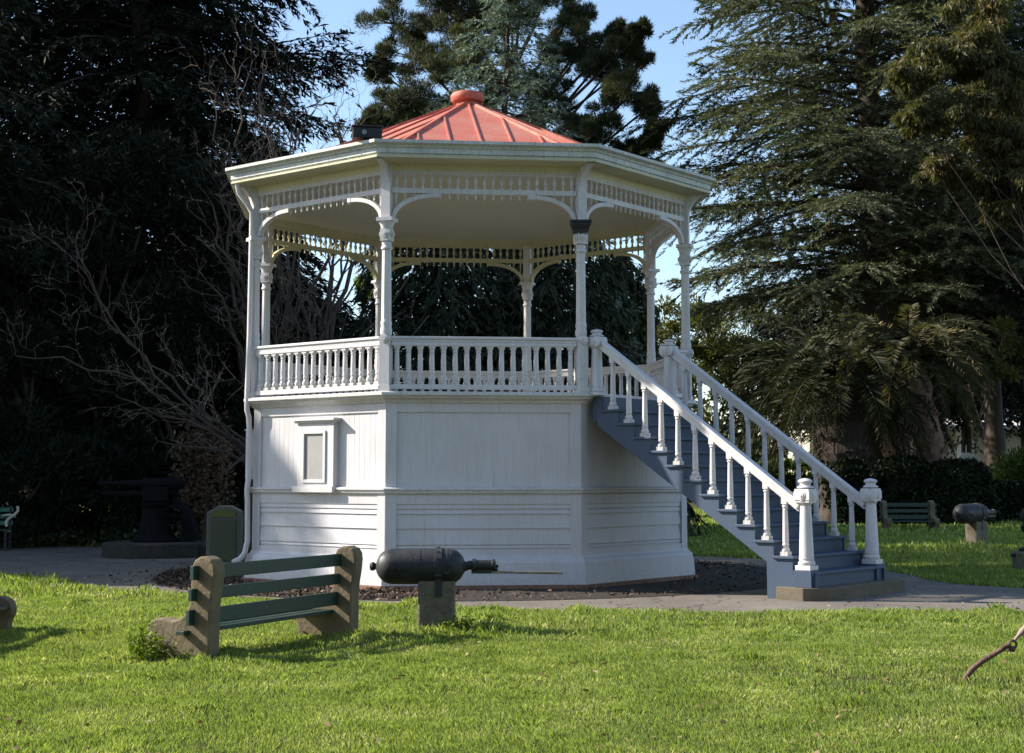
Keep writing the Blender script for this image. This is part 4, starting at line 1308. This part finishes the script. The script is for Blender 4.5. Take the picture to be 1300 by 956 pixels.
# ---- hedge, bushes, ivy
def leafy_box(name, label, cat, c, size, mat, n, ll=.14, lw=.09, group=None, core=True):
    t = thing(name, label, cat, (c[0], c[1], 0), 0, group)
    sx, sy, sz = size
    p = RNG.uniform(-1, 1, (n, 3)) * np.array([sx / 2, sy / 2, 1])
    f = RNG.integers(0, 5, n)
    p[f == 0, 0] = -sx / 2; p[f == 1, 0] = sx / 2
    p[(f == 2) | (f == 3), 1] = -sy / 2
    p[:, 2] = RNG.random(n) * sz; p[f == 4, 2] = sz
    p[:, 2] += (vnoise(p[:, 0] + c[0], p[:, 1], 1.1, 3) - .5) * .5 * (p[:, 2] / sz)
    p[:, :2] *= (1 + (vnoise(p[:, 0] + c[0], p[:, 2] * 1.5, 1.3, 5) - .5)[:, None] * .22)
    # round the top edges
    e = np.clip((p[:, 2] / sz - .75) * 4, 0, 1)
    p[:, 0] *= 1 - .10 * e ** 2 / 1; p[:, 1] *= 1 - .25 * e ** 2
    p += RNG.normal(0, .06, (n, 3))
    d = RNG.normal(size=(n, 3)) + np.array([0, -.3, .5]); s = RNG.normal(size=(n, 3))
    big_mesh('foliage', leaf_quads(p, d, s, RNG.uniform(.6, 1.3, n) * ll, RNG.uniform(.7, 1.2, n) * lw), 4, mat, t)
    mb = MB(); mb.box((0, .05, sz * .42), (sx * .80, sy * .6, sz * .84)); mb.build('inner_dark_core', simple('dark_core_fill', (.008, .007, .005), (.02, .017, .012), .9, 9), t, bevel=.2)  # solid dark core added behind the leaves in place of branches
    return t
leafy_box('hedge', 'low dark clipped hedge behind the green bench and below the palms', 'hedge', (WX(1160, 49), 50), (4.9, 1.6, 1.95), HEDGEG, 26000)
leafy_box('hedge', 'dim low hedge behind the gun on the right lawn', 'hedge', (WX(1290, 52), 53), (4.6, 1.6, 1.15), HEDGEG, 14000)
leafy_box('hedge', 'sunlit low green hedge seen through the stair balusters', 'hedge', (WX(985, 56), 57), (4.2, 1.4, 2.0), BUSHG, 14000)
def bush(label, c, r, mat, n, name='round_bush', group='round bushes on the right', ll=.12, lw=.07):
    t = thing(name, label, 'bush', (c[0], c[1], 0), 0, group)
    out = []
    for _ in range(22):
        d = unit(RNG.normal(size=3)); d[2] = abs(d[2])
        out.append(clump_leaves(np.array([0, 0, r[2] * .35]) + d * np.array([r[0], r[1], r[2] * .6]) * .62, np.array(r) * .42, n // 22, ll, lw, .3, 0, .7, .2))
    big_mesh('foliage', np.concatenate(out), 4, mat, t)
    mb = MB(); mb.tube([(0, 0, -.05), (.05, 0, r[2] * .3), (0, .05, r[2] * .8)], [.06, .05, .02], 6); mb.build('stem', BARK, t)
    return t
bush('large round bright green bush at the right edge', (WX(1290, 58), 58), (1.5, 1.2, 2.5), BUSHG, 9000)
bush('smaller round green bush left of the slender crooked trunk', (WX(1228, 57), 57), (.65, .6, 1.75), BUSHG, 4000)
bush('low yellowish bush under the slender crooked trunk', (WX(1262, 54), 54), (.8, .6, .9), GOLD, 2500)
bush('low green shrub seen below the far handrail', (WX(962, 50), 50), (1.1, .7, 1.4), BUSHG, 4500, group=None)
bush('brownish bare-twigged shrub between the pedestal gun and the bandstand', (WX(262, 32.5), 32.5), (.75, .6, 3.0), foliage('dry_leaves', (.05, .03, .02), (.16, .10, .06), (.3, .2, .13), .1, .8, .8), 1500, group=None, name='dry_shrub')
# slender crooked trunk tree on the right
b_ = (WX(1252, 52), 52)
clumpy_tree('slender_tree', 'slender tree with crooked pale trunk before the round bushes', b_, (-.35, 0, 5.5), [(-.8, 0, 6.0, 1.2, 1, .7), (.7, 0, 6.6, 1.3, 1, .8), (.2, 0, 5.2, .8, .8, .5)], OLIVE, rt=.17, sub=8, leaves=120, ll=.2, lw=.07, bark=BARKR, group=None)
# far trees seen as one mass
def far_wood():
    out = []
    for i in range(150):
        x = RNG.uniform(-52, 58); y = RNG.uniform(98, 125); h = 4.5 + 3.5 * vnoise(x, y, .12, 2)
        if 13 < x < 40: h = RNG.uniform(5.5, 9.5); y += 12
        for _ in range(4):
            out.append(clump_leaves((x + RNG.normal(0, 1.2), y, RNG.uniform(.2, 1) * h * .75), (2.0, 1.6, 1.7), 130, .6, .4, .5))
    o = big_mesh('far_wood', np.concatenate(out), 4, foliage('far_leaves', (.022, .03, .012), (.065, .072, .025), (.12, .10, .04), .1, .8, .5))
    tag(o, 'distant band of dark green trees closing the park behind everything', 'wood', kind='stuff')
far_wood()
def ivy():
    n = 34000
    x = RNG.uniform(-17, -4.3, n); y = RNG.uniform(32.8, 40, n)
    edge = 33.3 + .25 * np.sin(x * 1.3) + .2 * np.sin(x * 3.1)
    edge = np.where(x > -5.8, edge + 1.5, edge)
    k = (y > edge); x, y = x[k], y[k]; n = len(x)
    z = .12 + .33 * vnoise(x, y, 1.4, 4) * RNG.random(n) ** .5 + np.clip(y - 33.5, 0, 2) * .13
    p = np.stack([x, y, z], 1)
    d = RNG.normal(size=(n, 3)) * .6 + np.array([0, -.6, -.15]); s = RNG.normal(size=(n, 3)) * .5 + np.array([1, 0, 0])
    o = big_mesh('ivy', leaf_quads(p, d, s, RNG.uniform(.07, .15, n), RNG.uniform(.06, .12, n)), 4, IVYG)
    tag(o, 'glossy ivy covering the ground under the dark conifers at left', 'ivy', kind='stuff')
ivy()

# ---- house beyond the park
PALE = paint('house_paint', (.46, .43, .34), (.34, .32, .25), .3)
PWH = paint('house_trim_paint', (.74, .73, .68), (.55, .53, .48), .3)
HY = 86.0
t = thing('porch_house', 'pale house with white columned porch beyond the palms', 'house', (WX(1135, HY), HY, 0))
X0, X1 = -4.6, 11.4
mb = MB(); mb.box(((X0 + X1) / 2, 5.0, 3.9), (X1 - X0, 7.0, 7.8)); mb.build('wall', PALE, t)
mb = MB(); mb.box(((X0 + X1) / 2, .2, .55), (X1 - X0 + .4, 2.6, 1.1)); mb.build('porch_floor', PWH, t)
mb = MB(); mb.prism([(X0 - .6, -1.5, 4.55), (X0 - .6, 1.7, 5.4), (X0 - .6, 1.7, 4.4), (X0 - .6, -1.5, 4.35)], (X1 - X0 + 1.2, 0, 0)); mb.build('porch_roof', PWH, t)
mb = MB(); mb.prism([(X0 - .7, .9, 7.8), (X0 - .7, 5, 11.2), (X0 - .7, 9.1, 7.8)], (X1 - X0 + 1.4, 0, 0)); rf = mb.build('roof', simple('grey_shingle', (.06, .055, .05), (.12, .11, .10), .9, 12, .3), t)
mb = MB(); mb.box((3, 5.5, 11.2), (.9, .9, 2.0)); mb.build('chimney', BRICK, rf)
for i in range(9):
    x = X0 + .1 + i * (X1 - X0 - .2) / 8
    mb = MB(); mb.lathe((x, -.95, 0), [(.20, 1.1), (.20, 1.2), (.13, 1.25), (.11, 4.1), (.19, 4.2), (.19, 4.36)], 12); mb.build('column', PWH, t, smooth=True)
mb = MB()
for i in range(8):
    a = X0 + .25 + i * (X1 - X0 - .2) / 8; b2 = a + (X1 - X0 - .2) / 8 - .3
    if i == 4: continue
    mb.box(((a + b2) / 2, -.95, 1.98), (b2 - a, .08, .08)); mb.box(((a + b2) / 2, -.95, 1.25), (b2 - a, .06, .06))
    for x in np.arange(a + .1, b2, .18): mb.box((x, -.95, 1.6), (.05, .05, .7))
mb.build('porch_railing', PWH, t)
for i in range(8):
    x = X0 + 1.1 + i * (X1 - X0 - .2) / 8
    if i in (1, 3, 4, 6, 7):
        mb = MB(); mb.box((x, 1.48, 2.75), (1.15, .08, 2.2)); wn = mb.build('window', PWH, t)
        mb = MB(); mb.box((x, 1.43, 2.75), (.85, .06, 1.95)); mb.build('pane', DARKW, wn)
    mb = MB(); mb.box((x, 1.48, 6.3), (1.15, .08, 1.7)); wn = mb.build('window', PWH, t)
    mb = MB(); mb.box((x, 1.43, 6.3), (.85, .06, 1.5)); mb.build('pane', DARKW, wn)
mb = MB()
for k in range(6): mb.box((X0 + 1.1 + 4 * (X1 - X0 - .2) / 8, -1.3 - .28 * k, 1.1 - .18 * (k + .5) - .02), (1.8, .3, .18))
mb.build('steps', PWH, t)
# sign on a pole (seen from behind)
t = thing('road_sign', 'round grey road sign on a thin pole before the porch', 'sign', (WX(1225, 70), 70, 0))
mb = MB(); mb.tube([(0, 0, -.1), (0, 0, 3.1)], .035, 8); mb.build('pole', GREYM, t)
mb = MB(); mb.lathe((0, -.05, 2.35), [(.42, -.02), (.42, .02)], 8, axis='y'); mb.build('plate', simple('sign_back', (.30, .32, .34), (.4, .42, .44), .5, 6), t)
# ------------------------------------------------------------------ grass
GRASS = foliage('grass_blades', (.085, .135, .026), (.27, .345, .075), (.60, .55, .32), .42, .55, .75, nscale=1.4, tcol=(1.5, 1.5, .8), spec=.4)
def lawn():
    out = []
    def band(y0, y1, dens, h, w, half):
        A = half * (y0 + y1) * (y1 - y0)
        n = int(A * dens)
        y = np.sqrt(RNG.uniform(y0 ** 2, y1 ** 2, n)); x = RNG.uniform(-1, 1, n) * half * y
        k = ~inpoly(x, y, PATH) & ~inpoly(x, y, MULCH) & (((x - CX) ** 2 + (y - CY) ** 2) > 5.5 ** 2)
        fr1 = vnoise(x, y, .9, 1); fr2 = vnoise(x, y, 3.2, 2); fr3 = vnoise(x, y, 9, 3)
        k &= RNG.random(n) < (.35 + .65 * fr3 + .3 * fr2)
        worn = np.clip((vnoise(x, y, .55, 12) - .66) * 5, 0, 1)      # thin, worn patches
        k &= RNG.random(n) > worn * .55
        x, y, fr1, fr2, fr3 = x[k], y[k], fr1[k], fr2[k], fr3[k]; n = len(x)
        hh = h * (.35 + .4 * fr1 + 1.6 * fr2 ** 3 * fr3 + .45 * RNG.random(n))
        # longer unmown grass round posts and bench feet
        for (cx, cy, r, g) in LONG:
            q = np.exp(-((x - cx) ** 2 + (y - cy) ** 2) / r ** 2)
            hh *= 1 + g * q * (.4 + .9 * RNG.random(n))
        a = RNG.uniform(0, 2 * pi, n); le = RNG.uniform(.0, .75, n) ** 1.3
        cl = 2 * pi * vnoise(x, y, 2.0, 9)
        dx = np.cos(a) * le + .12 * np.cos(cl); dy = np.sin(a) * le + .12 * np.sin(cl)
        base = np.stack([x, y, np.full(n, -.005)], 1)
        yaw = RNG.uniform(0, 2 * pi, n)
        sv = np.stack([np.cos(yaw), np.sin(yaw), np.zeros(n)], 1) * (w * RNG.uniform(.6, 1.3, n))[:, None]
        mid = base + np.stack([dx * .35, dy * .35, np.full(n, .62)], 1) * hh[:, None]
        tip = base + np.stack([dx, dy, np.full(n, .95)], 1) * hh[:, None]
        # quad: base-left, base-right, mid, tip bend
        V = np.stack([base - sv / 2, base + sv / 2, mid + sv * .4, tip], 1)
        out.append(V.reshape(-1, 3))
    LONG = [(-2.35, 12.3, .45, 1.3), (-1.5, 14.1, .35, 1.2), (-.3, 14.8, .4, 1.4), (-.95, 14.7, .3, .9), (-2.9, 12.9, .35, 1.2), (-6.6, 13.6, .6, .8), (9.5, 31.6, .9, 1.6), (3.4, 11.3, .3, .6),
            (4.9, 17.0, 1.0, .5), (-.4, 16.6, .5, .9), (.9, 17.2, .5, .8), (-7, 21.5, 1.2, .7), (-1.2, 17.3, .6, .8), (3.2, 16.8, .5, .7)]
    band(7.0, 10.5, 8500, .040, .0042, .41)
    band(10.5, 14.5, 6000, .044, .0055, .40)
    band(14.5, 19.0, 3000, .056, .0080, .40)
    band(19.0, 27.0, 800, .075, .016, .42)
    band(27.0, 42.0, 260, .085, .030, .44)
    band(42.0, 75.0, 60, .11, .06, .48)
    o = big_mesh('lawn_grass', np.concatenate(out), 4, GRASS)
    tag(o, 'bright sunlit uneven lawn grass in front of and around the bandstand', 'grass', kind='stuff')
lawn()

def weed(label, c, r, h, n, seed):
    t = thing('weed_clump', label, 'weeds', (c[0], c[1], 0), 0, 'leafy weeds in the lawn')
    m = 26; mb = MB(); out = []
    for i in range(m):
        a = RNG.uniform(0, 2 * pi); q = RNG.random() ** .6 * r
        b0 = np.array([q * cos(a) * .5, q * sin(a) * .5, 0]); e = np.array([q * cos(a), q * sin(a), h * RNG.uniform(.4, 1)])
        mb.tube([b0, (b0 + e) / 2 + np.array([0, 0, .03]), e], [.004, .003, .002], 4, caps=False)
        k = n // m; tt = RNG.uniform(.2, 1, k)[:, None]
        P = b0 + (e - b0) * tt + RNG.normal(0, .02, (k, 3))
        D = RNG.normal(size=(k, 3)) * np.array([1, 1, .4]); out.append(leaf_quads(P, D, RNG.normal(size=(k, 3)) * np.array([1, 1, .3]), RNG.uniform(.025, .06, k), RNG.uniform(.018, .035, k)))
    mb.build('stems', BUSHG, t); big_mesh('leaves', np.concatenate(out), 4, GOLD, t)
weed('leafy yellow green weeds at the front foot of the slatted bench', (-2.98, 12.62), .33, .30, 900, 1)
weed('small weeds beside the foot of the near gun post', (-.52, 14.66), .16, .20, 260, 2)

def litter():
    """dry leaves and bits of twig blown over lawn and path"""
    n = 2600
    y = np.sqrt(RNG.uniform(7.5 ** 2, 30 ** 2, n)); x = RNG.uniform(-.42, .42, n) * y
    k = (vnoise(x, y, .5, 7) > .35) & (((x - CX) ** 2 + (y - CY) ** 2) > 4.2 ** 2)
    x, y = x[k], y[k]; n = len(x)
    onp = inpoly(x, y, PATH)
    z = np.where(onp, .012, RNG.uniform(.02, .05, n))
    d = RNG.normal(size=(n, 3)); d[:, 2] *= .25
    o = big_mesh('fallen_leaves', leaf_quads(np.stack([x, y, z], 1), d, RNG.normal(size=(n, 3)) * np.array([1, 1, .3]), RNG.uniform(.03, .075, n), RNG.uniform(.015, .04, n)), 4,
                 foliage('dead_leaves', (.09, .055, .03), (.28, .19, .10), (.42, .33, .2), .1, .8, .9))
    tag(o, 'dry brown leaves scattered thinly over lawn and path', 'fallen leaves', kind='stuff')
litter()
